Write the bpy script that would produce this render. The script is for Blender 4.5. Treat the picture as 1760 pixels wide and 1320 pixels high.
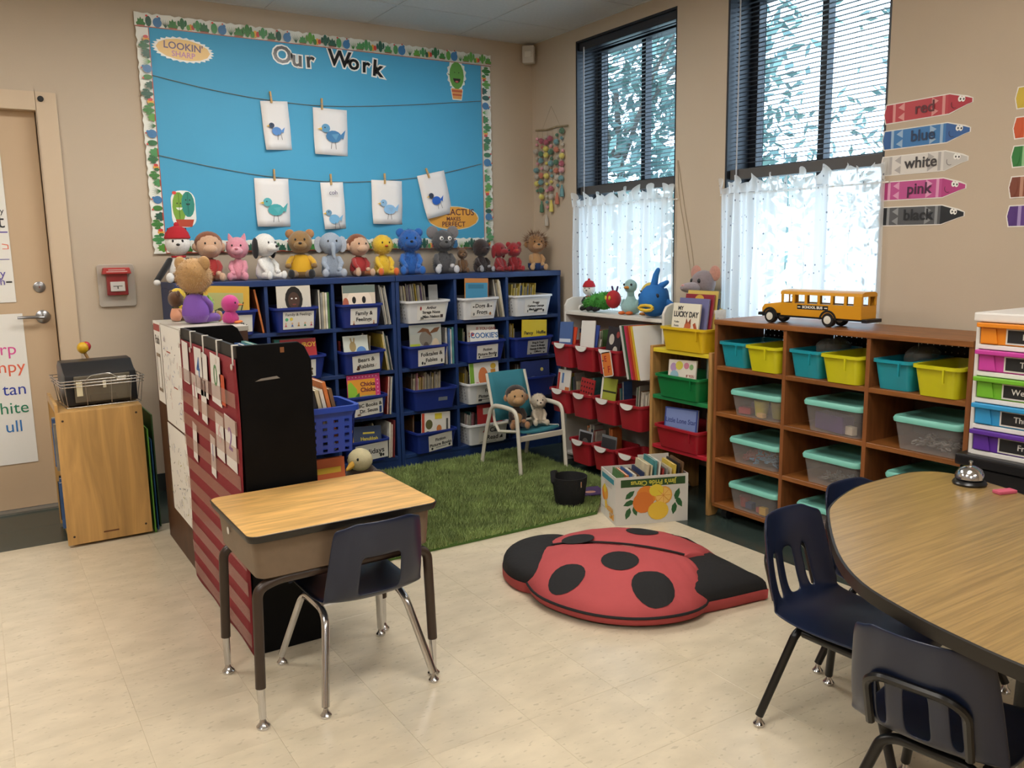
import bpy, bmesh, math, random
from mathutils import Vector, Matrix
from mathutils.bvhtree import BVHTree
for _o in list(bpy.data.objects): bpy.data.objects.remove(_o)
C = bpy.context.scene.collection
PI = math.pi
def R(d): return math.radians(d)
# ------------------------------------------------------------------ camera, world, exposure
_cam = bpy.data.cameras.new('camera'); cam = bpy.data.objects.new('camera', _cam); C.objects.link(cam)
_cam.sensor_width = 36; _cam.lens = 1450/1760*36; _cam.clip_start = .02
def _camrot(yaw, pitch, roll):
    f = Vector((math.sin(yaw)*math.cos(pitch), math.cos(yaw)*math.cos(pitch), math.sin(pitch)))
    r = Vector((math.cos(yaw), -math.sin(yaw), 0)); u = r.cross(f)
    c, s = math.cos(roll), math.sin(roll)
    r2 = c*r + s*u; u2 = -s*r + c*u
    m = Matrix((r2, u2, -f)).transposed().to_4x4(); m.translation = (0, 0, 1.30); return m
cam.matrix_world = _camrot(R(32.403), R(-9.18), R(-.983))
bpy.context.scene.camera = cam
W = bpy.data.worlds.new('world'); bpy.context.scene.world = W; W.use_nodes = True
_bg = W.node_tree.nodes['Background']; _bg.inputs[0].default_value = (.62, .80, 1, 1); _bg.inputs[1].default_value = 7.0
vs = bpy.context.scene.view_settings
vs.view_transform = 'Standard'; vs.look = 'None'; vs.gamma = 1; vs.exposure = 0; vs.use_curve_mapping = False
LAMP = 16.5
# ------------------------------------------------------------------ room numbers
BY, RX, CZ = 4.872, 3.29, 2.62          # back wall, window wall, ceiling
LX, FY = -3.05, -3.5                    # far left wall, wall behind
# ------------------------------------------------------------------ helpers
def lin(h):
    if not isinstance(h, str): return tuple(h)+(1,) if len(h) == 3 else h
    h = h.lstrip('#'); o = []
    for i in (0, 2, 4):
        c = int(h[i:i+2], 16)/255; o.append(c/12.92 if c <= .04045 else ((c+.055)/1.055)**2.4)
    return (*o, 1)
_M = {}
def mat(col, rough=.5, metal=0, var=0, vs=6, bump=0, bs=150, spec=.5, kind=None, stretch=None, sheen=0, rnd=0, alpha=1, emit=0):
    key = (col, rough, metal, var, vs, bump, bs, spec, kind, stretch, sheen, rnd, alpha, emit)
    if key in _M: return _M[key]
    m = bpy.data.materials.new('mat_%s_%d' % (str(col).strip('#')[:6], len(_M))); m.use_nodes = True; _M[key] = m
    nt = m.node_tree; N = nt.nodes; L = nt.links; b = N['Principled BSDF']; c = lin(col)
    b.inputs['Base Color'].default_value = c; b.inputs['Roughness'].default_value = rough
    b.inputs['Metallic'].default_value = metal; b.inputs['Specular IOR Level'].default_value = spec
    if sheen: b.inputs['Sheen Weight'].default_value = sheen; b.inputs['Sheen Roughness'].default_value = .5
    tc = N.new('ShaderNodeTexCoord'); co = tc.outputs['Object']
    if stretch or rnd:
        mp = N.new('ShaderNodeMapping'); L.new(co, mp.inputs[0]); co = mp.outputs[0]
        if stretch: mp.inputs['Scale'].default_value = stretch
        if rnd:
            oi = N.new('ShaderNodeObjectInfo'); cx = N.new('ShaderNodeCombineXYZ'); mu = N.new('ShaderNodeMath'); mu.operation = 'MULTIPLY'; mu.inputs[1].default_value = 37
            L.new(oi.outputs['Random'], mu.inputs[0]); L.new(mu.outputs[0], cx.inputs[0]); L.new(mu.outputs[0], cx.inputs[1]); L.new(cx.outputs[0], mp.inputs['Location'])
    if var:
        nz = N.new('ShaderNodeTexNoise'); nz.inputs['Scale'].default_value = vs; nz.inputs['Detail'].default_value = 5; L.new(co, nz.inputs['Vector'])
        rp = N.new('ShaderNodeValToRGB'); L.new(nz.outputs['Fac'], rp.inputs[0])
        rp.color_ramp.elements[0].position = .3; rp.color_ramp.elements[1].position = .7
        rp.color_ramp.elements[0].color = tuple(max(0, x*(1-var)) for x in c[:3])+(1,); rp.color_ramp.elements[1].color = tuple(min(1, x*(1+var)) for x in c[:3])+(1,)
        L.new(rp.outputs[0], b.inputs['Base Color'])
    if bump:
        n2 = N.new('ShaderNodeTexNoise'); n2.inputs['Scale'].default_value = bs; L.new(co, n2.inputs['Vector'])
        bp = N.new('ShaderNodeBump'); bp.inputs['Strength'].default_value = bump; bp.inputs['Distance'].default_value = .01
        L.new(n2.outputs['Fac'], bp.inputs['Height']); L.new(bp.outputs[0], b.inputs['Normal'])
    if kind == 'vct':
        nz = N.new('ShaderNodeTexNoise'); nz.inputs['Scale'].default_value = 7; nz.inputs['Detail'].default_value = 4; L.new(co, nz.inputs['Vector'])
        rp = N.new('ShaderNodeValToRGB'); L.new(nz.outputs['Fac'], rp.inputs[0]); rp.color_ramp.elements[0].position = .32; rp.color_ramp.elements[1].position = .68
        rp.color_ramp.elements[0].color = tuple(x*.90 for x in c[:3])+(1,); rp.color_ramp.elements[1].color = tuple(min(1, x*1.06) for x in c[:3])+(1,)
        n3 = N.new('ShaderNodeTexNoise'); n3.inputs['Scale'].default_value = 42; n3.inputs['Detail'].default_value = 1; L.new(co, n3.inputs['Vector'])
        r3 = N.new('ShaderNodeValToRGB'); L.new(n3.outputs['Fac'], r3.inputs[0]); r3.color_ramp.elements[0].position = .64; r3.color_ramp.elements[1].position = .72; r3.color_ramp.elements[0].color = (0,0,0,1); r3.color_ramp.elements[1].color = (.4,.4,.4,1)
        mxc = N.new('ShaderNodeMixRGB'); L.new(r3.outputs[0], mxc.inputs[0]); L.new(rp.outputs[0], mxc.inputs[1]); mxc.inputs[2].default_value = tuple(x*.55 for x in c[:3])+(1,); L.new(mxc.outputs[0], b.inputs['Base Color'])
    if kind == 'wood':
        mp = N.new('ShaderNodeMapping'); L.new(tc.outputs['Object'], mp.inputs[0]); mp.inputs['Scale'].default_value = stretch or (1, 1, 1)
        wv = N.new('ShaderNodeTexNoise'); wv.inputs['Scale'].default_value = vs; wv.inputs['Detail'].default_value = 6; wv.inputs['Distortion'].default_value = 1.2
        L.new(mp.outputs[0], wv.inputs['Vector']); rp = N.new('ShaderNodeValToRGB'); L.new(wv.outputs['Fac'], rp.inputs[0])
        v = bump if False else .28
        rp.color_ramp.elements[0].position = .35; rp.color_ramp.elements[1].position = .65
        rp.color_ramp.elements[0].color = tuple(x*(1-v) for x in c[:3])+(1,); rp.color_ramp.elements[1].color = tuple(min(1, x*(1+v*.5)) for x in c[:3])+(1,)
        L.new(rp.outputs[0], b.inputs['Base Color'])
    if alpha < 1 or kind == 'glass':
        out = N['Material Output']; mx = N.new('ShaderNodeMixShader'); tr = N.new('ShaderNodeBsdfTransparent')
        if kind == 'glass':
            tr.inputs[0].default_value = c; gl = N.new('ShaderNodeBsdfGlossy'); gl.inputs['Roughness'].default_value = rough
            mx.inputs[0].default_value = .07; L.new(tr.outputs[0], mx.inputs[1]); L.new(gl.outputs[0], mx.inputs[2])
        else:
            mx.inputs[0].default_value = alpha; L.new(tr.outputs[0], mx.inputs[1]); L.new(b.outputs[0], mx.inputs[2])
        L.new(mx.outputs[0], out.inputs['Surface'])
    if kind == 'curtain':
        out = N['Material Output']; vo = N.new('ShaderNodeTexVoronoi'); vo.inputs['Scale'].default_value = 26; vo.inputs['Randomness'].default_value = .45; L.new(tc.outputs['UV'], vo.inputs['Vector'])
        lt = N.new('ShaderNodeMath'); lt.operation = 'LESS_THAN'; lt.inputs[1].default_value = .13; L.new(vo.outputs['Distance'], lt.inputs[0])
        mc = N.new('ShaderNodeMixRGB'); mc.inputs[1].default_value = c; mc.inputs[2].default_value = (.25, .25, .28, 1); L.new(lt.outputs[0], mc.inputs[0]); L.new(mc.outputs[0], b.inputs['Base Color'])
        ts = N.new('ShaderNodeBsdfTranslucent'); L.new(mc.outputs[0], ts.inputs[0]); mx = N.new('ShaderNodeMixShader'); mx.inputs[0].default_value = .55
        L.new(b.outputs[0], mx.inputs[1]); L.new(ts.outputs[0], mx.inputs[2])
        tr = N.new('ShaderNodeBsdfTransparent'); m2 = N.new('ShaderNodeMixShader'); m2.inputs[0].default_value = .16; L.new(mx.outputs[0], m2.inputs[1]); L.new(tr.outputs[0], m2.inputs[2])
        L.new(m2.outputs[0], out.inputs['Surface'])
    if emit:
        b.inputs['Emission Color'].default_value = c; b.inputs['Emission Strength'].default_value = emit
    return m
def rrect(w, d, r, n=4, cx=0, cy=0):
    P = []
    for (sx, sy, a0) in ((1, 1, 0), (-1, 1, 90), (-1, -1, 180), (1, -1, 270)):
        for i in range(n+1):
            a = R(a0+90*i/n); P.append((cx+sx*(w/2-r)+r*math.cos(a), cy+sy*(d/2-r)+r*math.sin(a)))
    return P
class MB:
    def __init__(s, M=None): s.v = []; s.f = []; s.mi = []; s.M = M; s.k = 0
    def add(s, vs, fs, mi=None):
        n = len(s.v)
        for p in vs:
            p = Vector(p); s.v.append(tuple(s.M @ p) if s.M is not None else tuple(p))
        for f in fs: s.f.append(tuple(i+n for i in f)); s.mi.append(s.k if mi is None else mi)
        return s
    def box(s, x0, y0, z0, x1, y1, z1, mi=None):
        return s.add([(x0,y0,z0),(x1,y0,z0),(x1,y1,z0),(x0,y1,z0),(x0,y0,z1),(x1,y0,z1),(x1,y1,z1),(x0,y1,z1)],
                     [(0,3,2,1),(4,5,6,7),(0,1,5,4),(1,2,6,5),(2,3,7,6),(3,0,4,7)], mi)
    def prism(s, poly, z0, z1, mi=None):
        n = len(poly)
        return s.add([(x,y,z0) for x,y in poly]+[(x,y,z1) for x,y in poly],
                     [tuple(range(n-1,-1,-1)), tuple(range(n,2*n))]+[(i,(i+1)%n,n+(i+1)%n,n+i) for i in range(n)], mi)
    def loft(s, loops, cap0=True, cap1=True, mi=None, close=False):
        n = len(loops[0]); V = [p for l in loops for p in l]; F = []
        m = len(loops)
        for j in range(m if close else m-1):
            a, b = j*n, ((j+1) % m)*n
            for i in range(n): F.append((a+i, a+(i+1)%n, b+(i+1)%n, b+i))
        if not close:
            if cap0: F.append(tuple(range(n-1,-1,-1)))
            if cap1: F.append(tuple(range((m-1)*n, m*n)))
        return s.add(V, F, mi)
    def ell(s, c, r, n=14, m=9, mi=None, rot=None, jit=0, seed=0):
        rg = random.Random(seed); V = []; F = []
        q = rot.to_matrix() if rot is not None else None
        def P(x, y, z):
            k = 1+rg.uniform(-jit, jit); p = Vector((x*r[0]*k, y*r[1]*k, z*r[2]*k))
            if q: p = q @ p
            return (p.x+c[0], p.y+c[1], p.z+c[2])
        V.append(P(0,0,-1))
        for j in range(1, m):
            t = -PI/2+PI*j/m
            for i in range(n): a = 2*PI*i/n; V.append(P(math.cos(t)*math.cos(a), math.cos(t)*math.sin(a), math.sin(t)))
        V.append(P(0,0,1)); last = len(V)-1
        for i in range(n): F.append((0, 1+(i+1)%n, 1+i)); F.append((last, last-n+i, last-n+(i+1)%n))
        for j in range(m-2):
            for i in range(n): a = 1+j*n; F.append((a+i, a+(i+1)%n, a+n+(i+1)%n, a+n+i))
        return s.add(V, F, mi)
    def tube(s, pts, r, n=8, mi=None, flat=1):
        pts = [Vector(p) for p in pts]; rs = r if isinstance(r, (list, tuple)) else [r]*len(pts); loops = []; up = None
        for i, p in enumerate(pts):
            t = (pts[min(i+1, len(pts)-1)]-pts[max(i-1, 0)]).normalized()
            if up is None:
                up = Vector((0,0,1)) if abs(t.z) < .9 else Vector((1,0,0))
            a = t.cross(up).normalized(); b = a.cross(t).normalized(); up = b
            loops.append([tuple(p+a*rs[i]*math.cos(2*PI*k/n)+b*rs[i]*flat*math.sin(2*PI*k/n)) for k in range(n)])
        return s.loft(loops, mi=mi)
    def limb(s, pts, rs, n=10, mi=None):
        pts = [Vector(p) for p in pts]; d0 = (pts[0]-pts[1]).normalized(); d1 = (pts[-1]-pts[-2]).normalized()
        P = [pts[0]+d0*rs[0]*.9, pts[0]+d0*rs[0]*.5]+pts+[pts[-1]+d1*rs[-1]*.5, pts[-1]+d1*rs[-1]*.9]
        return s.tube(P, [rs[0]*.35, rs[0]*.8]+list(rs)+[rs[-1]*.8, rs[-1]*.35], n, mi)
    def lathe(s, prof, n=20, c=(0,0,0), mi=None, cap=True):
        return s.loft([[(c[0]+r*math.cos(2*PI*i/n), c[1]+r*math.sin(2*PI*i/n), c[2]+z) for i in range(n)] for r, z in prof], cap, cap, mi)
    def fur(s, c, r, n, ln, w=.004, seed=1, mi=None, droop=.2):
        rg = random.Random(seed)
        for _ in range(n):
            a = rg.uniform(0, 2*PI); z = rg.uniform(-1, 1); q = math.sqrt(1-z*z); nn = Vector((q*math.cos(a), q*math.sin(a), z))
            p = Vector((c[0]+nn.x*r[0]*.97, c[1]+nn.y*r[1]*.97, c[2]+nn.z*r[2]*.97)); t = nn.cross(Vector((rg.uniform(-1,1), rg.uniform(-1,1), rg.uniform(-1,1)))).normalized()*w
            tip = p+(nn+Vector((rg.uniform(-.5,.5), rg.uniform(-.5,.5), rg.uniform(-.5,.3)-droop)))*ln*rg.uniform(.6,1.2)
            if s.M is None and (p.z < .02 or tip.z < .008): continue
            s.add([p-t, p+t, tip], [(0,1,2)], mi)
        return s
    def build(s, name, mats, parent=None, smooth=False, bevel=0, seg=2, sub=0, solid=0, loc=None, rot=None, mw=None, ang=40):
        me = bpy.data.meshes.new(name); me.from_pydata(s.v, [], s.f)
        for m in (mats if isinstance(mats, (list, tuple)) else [mats]): me.materials.append(m)
        me.polygons.foreach_set('material_index', s.mi)
        bm = bmesh.new(); bm.from_mesh(me)
        if smooth or bevel: bmesh.ops.remove_doubles(bm, verts=bm.verts, dist=1e-6)
        bmesh.ops.recalc_face_normals(bm, faces=bm.faces)
        if bevel:
            es = [e for e in bm.edges if len(e.link_faces) == 2 and e.calc_face_angle(0) > R(30)]
            bmesh.ops.bevel(bm, geom=es, offset=bevel, segments=seg, affect='EDGES', profile=.6, clamp_overlap=True)
        if smooth:
            for f in bm.faces: f.smooth = True
            for e in bm.edges:
                if len(e.link_faces) == 2 and e.calc_face_angle(0) > R(ang): e.smooth = False
        bm.to_mesh(me); bm.free()
        o = bpy.data.objects.new(name, me); C.objects.link(o); o.parent = parent
        if mw is not None: o.matrix_world = mw
        if loc: o.location = loc
        if rot: o.rotation_euler = rot
        if solid: d = o.modifiers.new('thick', 'SOLIDIFY'); d.thickness = solid; d.offset = 0
        if sub: d = o.modifiers.new('soft', 'SUBSURF'); d.levels = sub; d.render_levels = sub
        return o
def tag(o, label=None, cat=None, group=None, kind=None):
    if label: o['label'] = label
    if cat: o['category'] = cat
    if group: o['group'] = group
    if kind: o['kind'] = kind
    return o
def thing(name, label, cat, loc=(0,0,0), rotz=0, group=None, mw=None):
    o = bpy.data.objects.new(name, None); C.objects.link(o); o.empty_display_size = .05
    o.location = loc; o.rotation_euler = (0,0,rotz)
    if mw is not None: o.matrix_world = mw
    return tag(o, label, cat, group)
def struct(name, mb, m, **k): return tag(mb.build(name, m, **k), kind='structure')
def copy_tree(o, parent=None):
    c = o.copy(); C.objects.link(c); c.parent = parent
    for ch in o.children: copy_tree(ch, c)
    return c
def basis(u, v, w, o):
    m = Matrix((Vector(u), Vector(v), Vector(w))).transposed().to_4x4(); m.translation = o; return m
def BW(x, z, off=0, y=BY): return basis((1,0,0), (0,0,1), (0,-1,0), (x, y-off, z))     # a sheet facing the room from the back wall
def RW(y, z, off=0, x=RX): return basis((0,-1,0), (0,0,1), (-1,0,0), (x-off, y, z))    # a sheet facing the room from the window wall
def tilt(m, deg, axis='Z'): return m @ Matrix.Rotation(R(deg), 4, axis)
TXT = []
def text(s, size, m, parent, M, name='lettering', bold=0, align='CENTER', sx=1, ext=.0003):
    cu = bpy.data.curves.new(name, 'FONT'); cu.body = s; cu.size = size; cu.align_x = align; cu.align_y = 'CENTER'; cu.offset = bold; cu.extrude = ext; cu.resolution_u = 3
    cu.materials.append(m); o = bpy.data.objects.new(name, cu); C.objects.link(o); o.parent = parent; o.matrix_local = M @ Matrix.Diagonal((sx, 1, 1, 1)); TXT.append(o); return o
def T(x, y, z=0): return Matrix.Translation((x, y, z))
def ellpts(cx, cy, rx, ry, n=14, a0=0, a1=360): return [(cx+rx*math.cos(R(a0+(a1-a0)*i/n)), cy+ry*math.sin(R(a0+(a1-a0)*i/n))) for i in range(n if a1-a0 == 360 else n+1)]
def prints(parent, items, M=None, name='print', z=.0004, rough=.6):
    """flat print laid on a sheet whose face is local z=0 (x right, y up)"""
    M = M or Matrix.Identity(4); mb = MB(M); mats = []; k = z
    for it in items:
        k += .0002; t = it[0]
        if t == 'txt':
            text(it[1], it[4], mat(it[5], rough), parent, M @ T(it[2], it[3], k), bold=it[6] if len(it) > 6 else 0, sx=it[7] if len(it) > 7 else 1); continue
        m = mat(it[-1], rough)
        if m not in mats: mats.append(m)
        i = mats.index(m)
        if t == 'r': P = [(it[1],it[2]),(it[3],it[2]),(it[3],it[4]),(it[1],it[4])]
        elif t == 'e': P = ellpts(it[1], it[2], it[3], it[4])
        elif t == 'p': P = it[1]
        elif t == 'l':
            (x0,y0,x1,y1,w) = it[1:6]; d = Vector((x1-x0, y1-y0)).normalized()*w/2; P = [(x0-d.y,y0+d.x),(x0+d.y,y0-d.x),(x1+d.y,y1-d.x),(x1-d.y,y1+d.x)]
        mb.add([(x,y,k) for x,y in P], [tuple(range(len(P)))], i)
    if mats:
        o = mb.build(name, mats, parent)
        if len(mb.f) > 1: o['kind'] = 'stuff'
        return o
def cat_rom(P, n=6, closed=True):
    out = []; m = len(P)
    for i in range(m if closed else m-1):
        p0, p1, p2, p3 = [Vector(P[(i+k) % m] if closed else P[min(max(i+k, 0), m-1)]) for k in (-1, 0, 1, 2)]
        for j in range(n):
            t = j/n; out.append(tuple(.5*((2*p1)+(p2-p0)*t+(2*p0-5*p1+4*p2-p3)*t*t+(3*p1-p0-3*p2+p3)*t**3)))
    if not closed: out.append(tuple(P[-1]))
    return out
def bend(P, r=.03, n=4):
    """polyline with its inner corners rounded"""
    P = [Vector(p) for p in P]; out = [P[0]]
    for i in range(1, len(P)-1):
        a = (P[i-1]-P[i]); b = (P[i+1]-P[i]); k = min(r, a.length*.45, b.length*.45); a = P[i]+a.normalized()*k; b = P[i]+b.normalized()*k
        for j in range(n+1): t = j/n; out.append(a*(1-t)**2+P[i]*2*t*(1-t)+b*t*t)
    return out+[P[-1]]
# materials used all over
WHITE = mat('#e9e6df', .5); BLACK = mat('#151515', .5); CHROME = mat('#cfcfd2', .16, 1); PAPER = mat('#eceae4', .75); PAGES = mat('#d9d2bf', .85, var=.12, vs=60)
TAN = mat('#c0b09b', .75, var=.03, vs=2, bump=.05, bs=220)
NAVYP = mat('#1c2a52', .32, var=.06, vs=9); BRASSW = mat('#c9a36a', .6)
# ------------------------------------------------------------------ floor
VIN = dict(rough=.2, kind='vct', spec=.45, rnd=1, stretch=(1,1.9,1))
m_floor = mat('#d3c6ad', **VIN); m_green = mat('#34403c', rough=.22, var=.12, vs=10, rnd=1)
fl = struct('floor', MB().box(LX-.1, FY-.1, -.1, RX+.3, BY+.3, -.0012), mat('#c5b292', .3, var=.06, vs=5))
_tile = {}
def tile(x0, y0, x1, y1, m, key):
    k = (round(x1-x0, 4), round(y1-y0, 4), key); g = .0005
    if k not in _tile:
        w, d = x1-x0-g, y1-y0-g
        o = MB().loft([[(x,y,-.0012) for x,y in rrect(w,d,.0006,1)], [(x,y,-.0003) for x,y in rrect(w,d,.0006,1)], [(x,y,0) for x,y in rrect(w-.0012,d-.0012,.0004,1)]]).build('tile', m, fl)
        _tile[k] = o.data
    else:
        o = bpy.data.objects.new('tile', _tile[k]); C.objects.link(o); o.parent = fl
    o.location = ((x0+x1)/2, (y0+y1)/2, 0)
TS = .305; xs = [2.718+TS*k for k in range(-11, 2)]+[RX]; ys = [4.258+TS*k for k in range(-12, 3)]+[BY]
for i in range(len(xs)-1):
    for j in range(len(ys)-1):
        gr = xs[i] > 2.71 or ys[j] > 4.25
        if ys[j] > 4.25 and 1.0 < xs[i] and xs[i+1] < 3: pass
        tile(xs[i], ys[j], xs[i+1], ys[j+1], m_green if gr else m_floor, gr)
# ------------------------------------------------------------------ ceiling
ce = struct('ceiling', MB().box(LX, FY, CZ+.02, RX+.3, BY+.3, CZ+.1), mat('#8f8f8f', .9))
cx_ = [2.745-.61*k for k in range(-1, 10)]; cy_ = [4.45-.61*k for k in range(-1, 13)]
lights = [(.915, 3.23), (.915, .79), (.915, -1.65), (-1.525, 3.23), (-1.525, .79), (-1.525, -1.65)]
m_ct = mat('#c9c9c6', .9, var=.04, vs=60, bump=.15, bs=300); _ct = {}
for a in cx_:
    for b in cy_:
        x0, x1, y0, y1 = max(a, LX), min(a+.61, RX), max(b, FY), min(b+.61, BY)
        if x1-x0 < .05 or y1-y0 < .05: continue
        if any(lx-.01 < x0 < lx+1.2 and abs(y0-ly) < .05 for lx, ly in lights): continue
        k = (round(x1-x0, 3), round(y1-y0, 3))
        if k not in _ct: o = MB().box(-(x1-x0)/2+.004, -(y1-y0)/2+.004, 0, (x1-x0)/2-.004, (y1-y0)/2-.004, .015).build('ceiling_tile', m_ct, ce, bevel=.002, seg=1); _ct[k] = o.data
        else: o = bpy.data.objects.new('ceiling_tile', _ct[k]); C.objects.link(o); o.parent = ce
        o.location = ((x0+x1)/2, (y0+y1)/2, CZ+.003)
g = MB()
for a in cx_:
    if LX < a < RX: g.box(a-.012, FY, CZ, a+.012, BY, CZ+.02)
for b in cy_:
    if FY < b < BY: g.box(LX, b-.012, CZ+.0006, RX, b+.012, CZ+.02)
g.box(LX, BY-.012, CZ, RX, BY, CZ+.02).box(RX-.012, FY, CZ, RX, BY, CZ+.02)
g.build('ceiling_grid', mat('#c4c4c2', .6), ce)
for i, (lx, ly) in enumerate(lights):
    t = thing('ceiling_light', 'recessed fluorescent ceiling panel with a bright diffuser', 'ceiling light', (lx+.61, ly+.305, CZ-.002), 0, 'fluorescent panels in the ceiling')
    f = MB().box(-.6, -.3, 0, .6, -.28, .02).box(-.6, .28, 0, .6, .3, .02).box(-.6, -.28, 0, -.58, .28, .02).box(.58, -.28, 0, .6, .28, .02); f.build('frame', WHITE, t)
    MB().box(-.58, -.28, .008, .58, .28, .016).build('diffuser', mat((1, .95, .88), .5, emit=LAMP), t)
# ------------------------------------------------------------------ walls
wb = MB(); D0, D1, DZ = -.53, .385, 2.033
wb.box(LX-.2, BY, 0, D0, BY+.2, CZ).box(D1, BY, 0, RX+.22, BY+.2, CZ).box(D0, BY, DZ, D1, BY+.2, CZ)
struct('wall_back', wb, TAN)
W1, W2, WZ0, WZ1 = (3.49, 4.386), (2.232, 3.13), .84, 2.545
wr = MB(); prev = FY
for a, b in (W2, W1):
    wr.box(RX, prev, 0, RX+.22, a, CZ).box(RX, a, 0, RX+.22, b, WZ0).box(RX, a, WZ1, RX+.22, b, CZ); prev = b
wr.box(RX, prev, 0, RX+.22, BY, CZ); struct('wall_right', wr, TAN)
struct('wall_left', MB().box(LX-.2, FY, 0, LX, BY, CZ), TAN); struct('wall_front', MB().box(LX-.2, FY-.2, 0, RX+.22, FY, CZ), TAN)
bb = mat('#2d3230', .5)
struct('baseboard_back', MB().box(.46, BY-.006, 0, RX, BY, .1), bb); struct('baseboard_right', MB().box(RX-.006, FY, 0, RX, BY-.006, .1), bb)
# ------------------------------------------------------------------ door
m_dr = mat('#c2a98b', .5, var=.03, vs=3); m_fr = mat('#ccb79c', .45)
d = tag(thing('door_1', None, None), kind='structure')
MB().box(D0+.02, BY+.05, .012, D1-.035, BY+.095, DZ-.03).build('door_leaf', m_dr, d, bevel=.002)
f = MB()
f.box(D1-.03, BY-.012, 0, D1+.062, BY+.0, DZ+.057).box(D0-.062, BY-.012, DZ-.03, D1-.03, BY, DZ+.057).box(D0-.062, BY-.012, 0, D0+.03, BY, DZ-.03)
f.box(D1-.03, BY, 0, D1, BY+.12, DZ).box(D0, BY, 0, D0+.03, BY+.12, DZ).box(D0+.03, BY, DZ-.03, D1-.03, BY+.12, DZ)
f.box(D1-.045, BY+.096, 0, D1-.03, BY+.12, DZ-.03).box(D0+.03, BY+.096, DZ-.045, D1-.03, BY+.12, DZ-.03)
f.build('door_frame', m_fr, d, bevel=.002)
MB().box(D0, BY-.01, 0, D1, BY+.12, .01).build('threshold', mat('#8d8c84', .4, .6), d)
hd = thing('door_handle', None, None); hd.parent = d; hd.location = (.295, BY+.05, .993)
st = mat('#9c9c9e', .3, .9)
MB(basis((1,0,0),(0,0,1),(0,-1,0),(0,0,0))).lathe([(.001,0),(.034,0),(.034,.006),(.026,.012),(.014,.016),(.012,.045),(.001,.047)], 20).build('rosette', st, hd, smooth=True)
MB().tube(bend([(0,-.042,0),(-.02,-.047,.001),(-.07,-.047,.003),(-.115,-.042,.002)], .02), [.011]*2+[.011]*4+[.010]*5+[.008], 10, flat=.8).build('lever', st, hd, smooth=True)
dd = MB(basis((1,0,0),(0,0,1),(0,-1,0),(.293,BY+.05,1.143))).lathe([(.001,0),(.028,0),(.028,.004),(.024,.007),(.001,.007)], 20).build('lock_disc', st, d, smooth=True)
MB(basis((1,0,0),(0,0,1),(0,-1,0),(.293,BY+.043,1.143))).box(-.002,-.005,0,.002,.005,.001).build('keyhole', mat('#803020', .5), dd)
m = MB(BW(.379, 2.058, .012)).lathe([(.001,0),(.014,0),(.014,.006),(.011,.009),(.001,.009)], 18).build('round_magnet', BLACK, smooth=True); tag(m, 'small black round magnet stuck on the door frame corner', 'magnet')
def poster(name, label, cat, M, w, h, items, col='#e6e4de', group=None, t=.0012, curl=0):
    o = thing(name, label, cat, mw=M, group=group)
    n = 8; mb = MB()
    V = []; F = []
    for j in range(n+1):
        for i in (0, 1): V.append((-w/2+w*i, -h/2+h*j/n, curl*math.sin(PI*j/n)))
    mb.box(-w/2, -h/2, -t, w/2, h/2, 0); mb.build('sheet', mat(col, .8), o); prints(o, items); return o
MK = dict(p='#d9569b', o='#e2674a', b='#2b3f9e', g='#1f7a58', l='#2f74b8', k='#2b2b30', v='#5a4b9c')
poster('chart_paper', 'large white chart paper with coloured handwritten words under the door lever', 'poster', BW(.0, .632, -.046), .41, .765,
       [('txt','rp',.125,.205,.085,MK['p']),('txt','mpy',.12,.115,.085,MK['o']),('txt','tan',.135,.0,.085,MK['b']),('txt','hite',.125,-.095,.085,MK['g']),('txt','ull',.115,-.19,.085,MK['l'])])
poster('chart_paper', 'white chart paper with black writing taped high on the door', 'poster', BW(-.02, 1.45, -.046), .41, .755,
       [('txt','t',.175,.02,.1,MK['k']),('txt','y',.185,.07,.04,MK['k']),('r',.05,-.035,.2,-.029,MK['v']),('r',.17,-.115,.195,-.112,MK['o']),('l',.17,-.09,.195,-.095,.004,MK['o']),('l',.195,-.095,.195,-.115,.004,MK['o']),
        ('txt','y',.16,-.235,.055,MK['v']),('txt','h',.155,-.275,.05,MK['v']),('r',.17,-.28,.196,-.273,MK['k']),('l',.14,-.165,.195,-.165,.003,MK['v'])])
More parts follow.
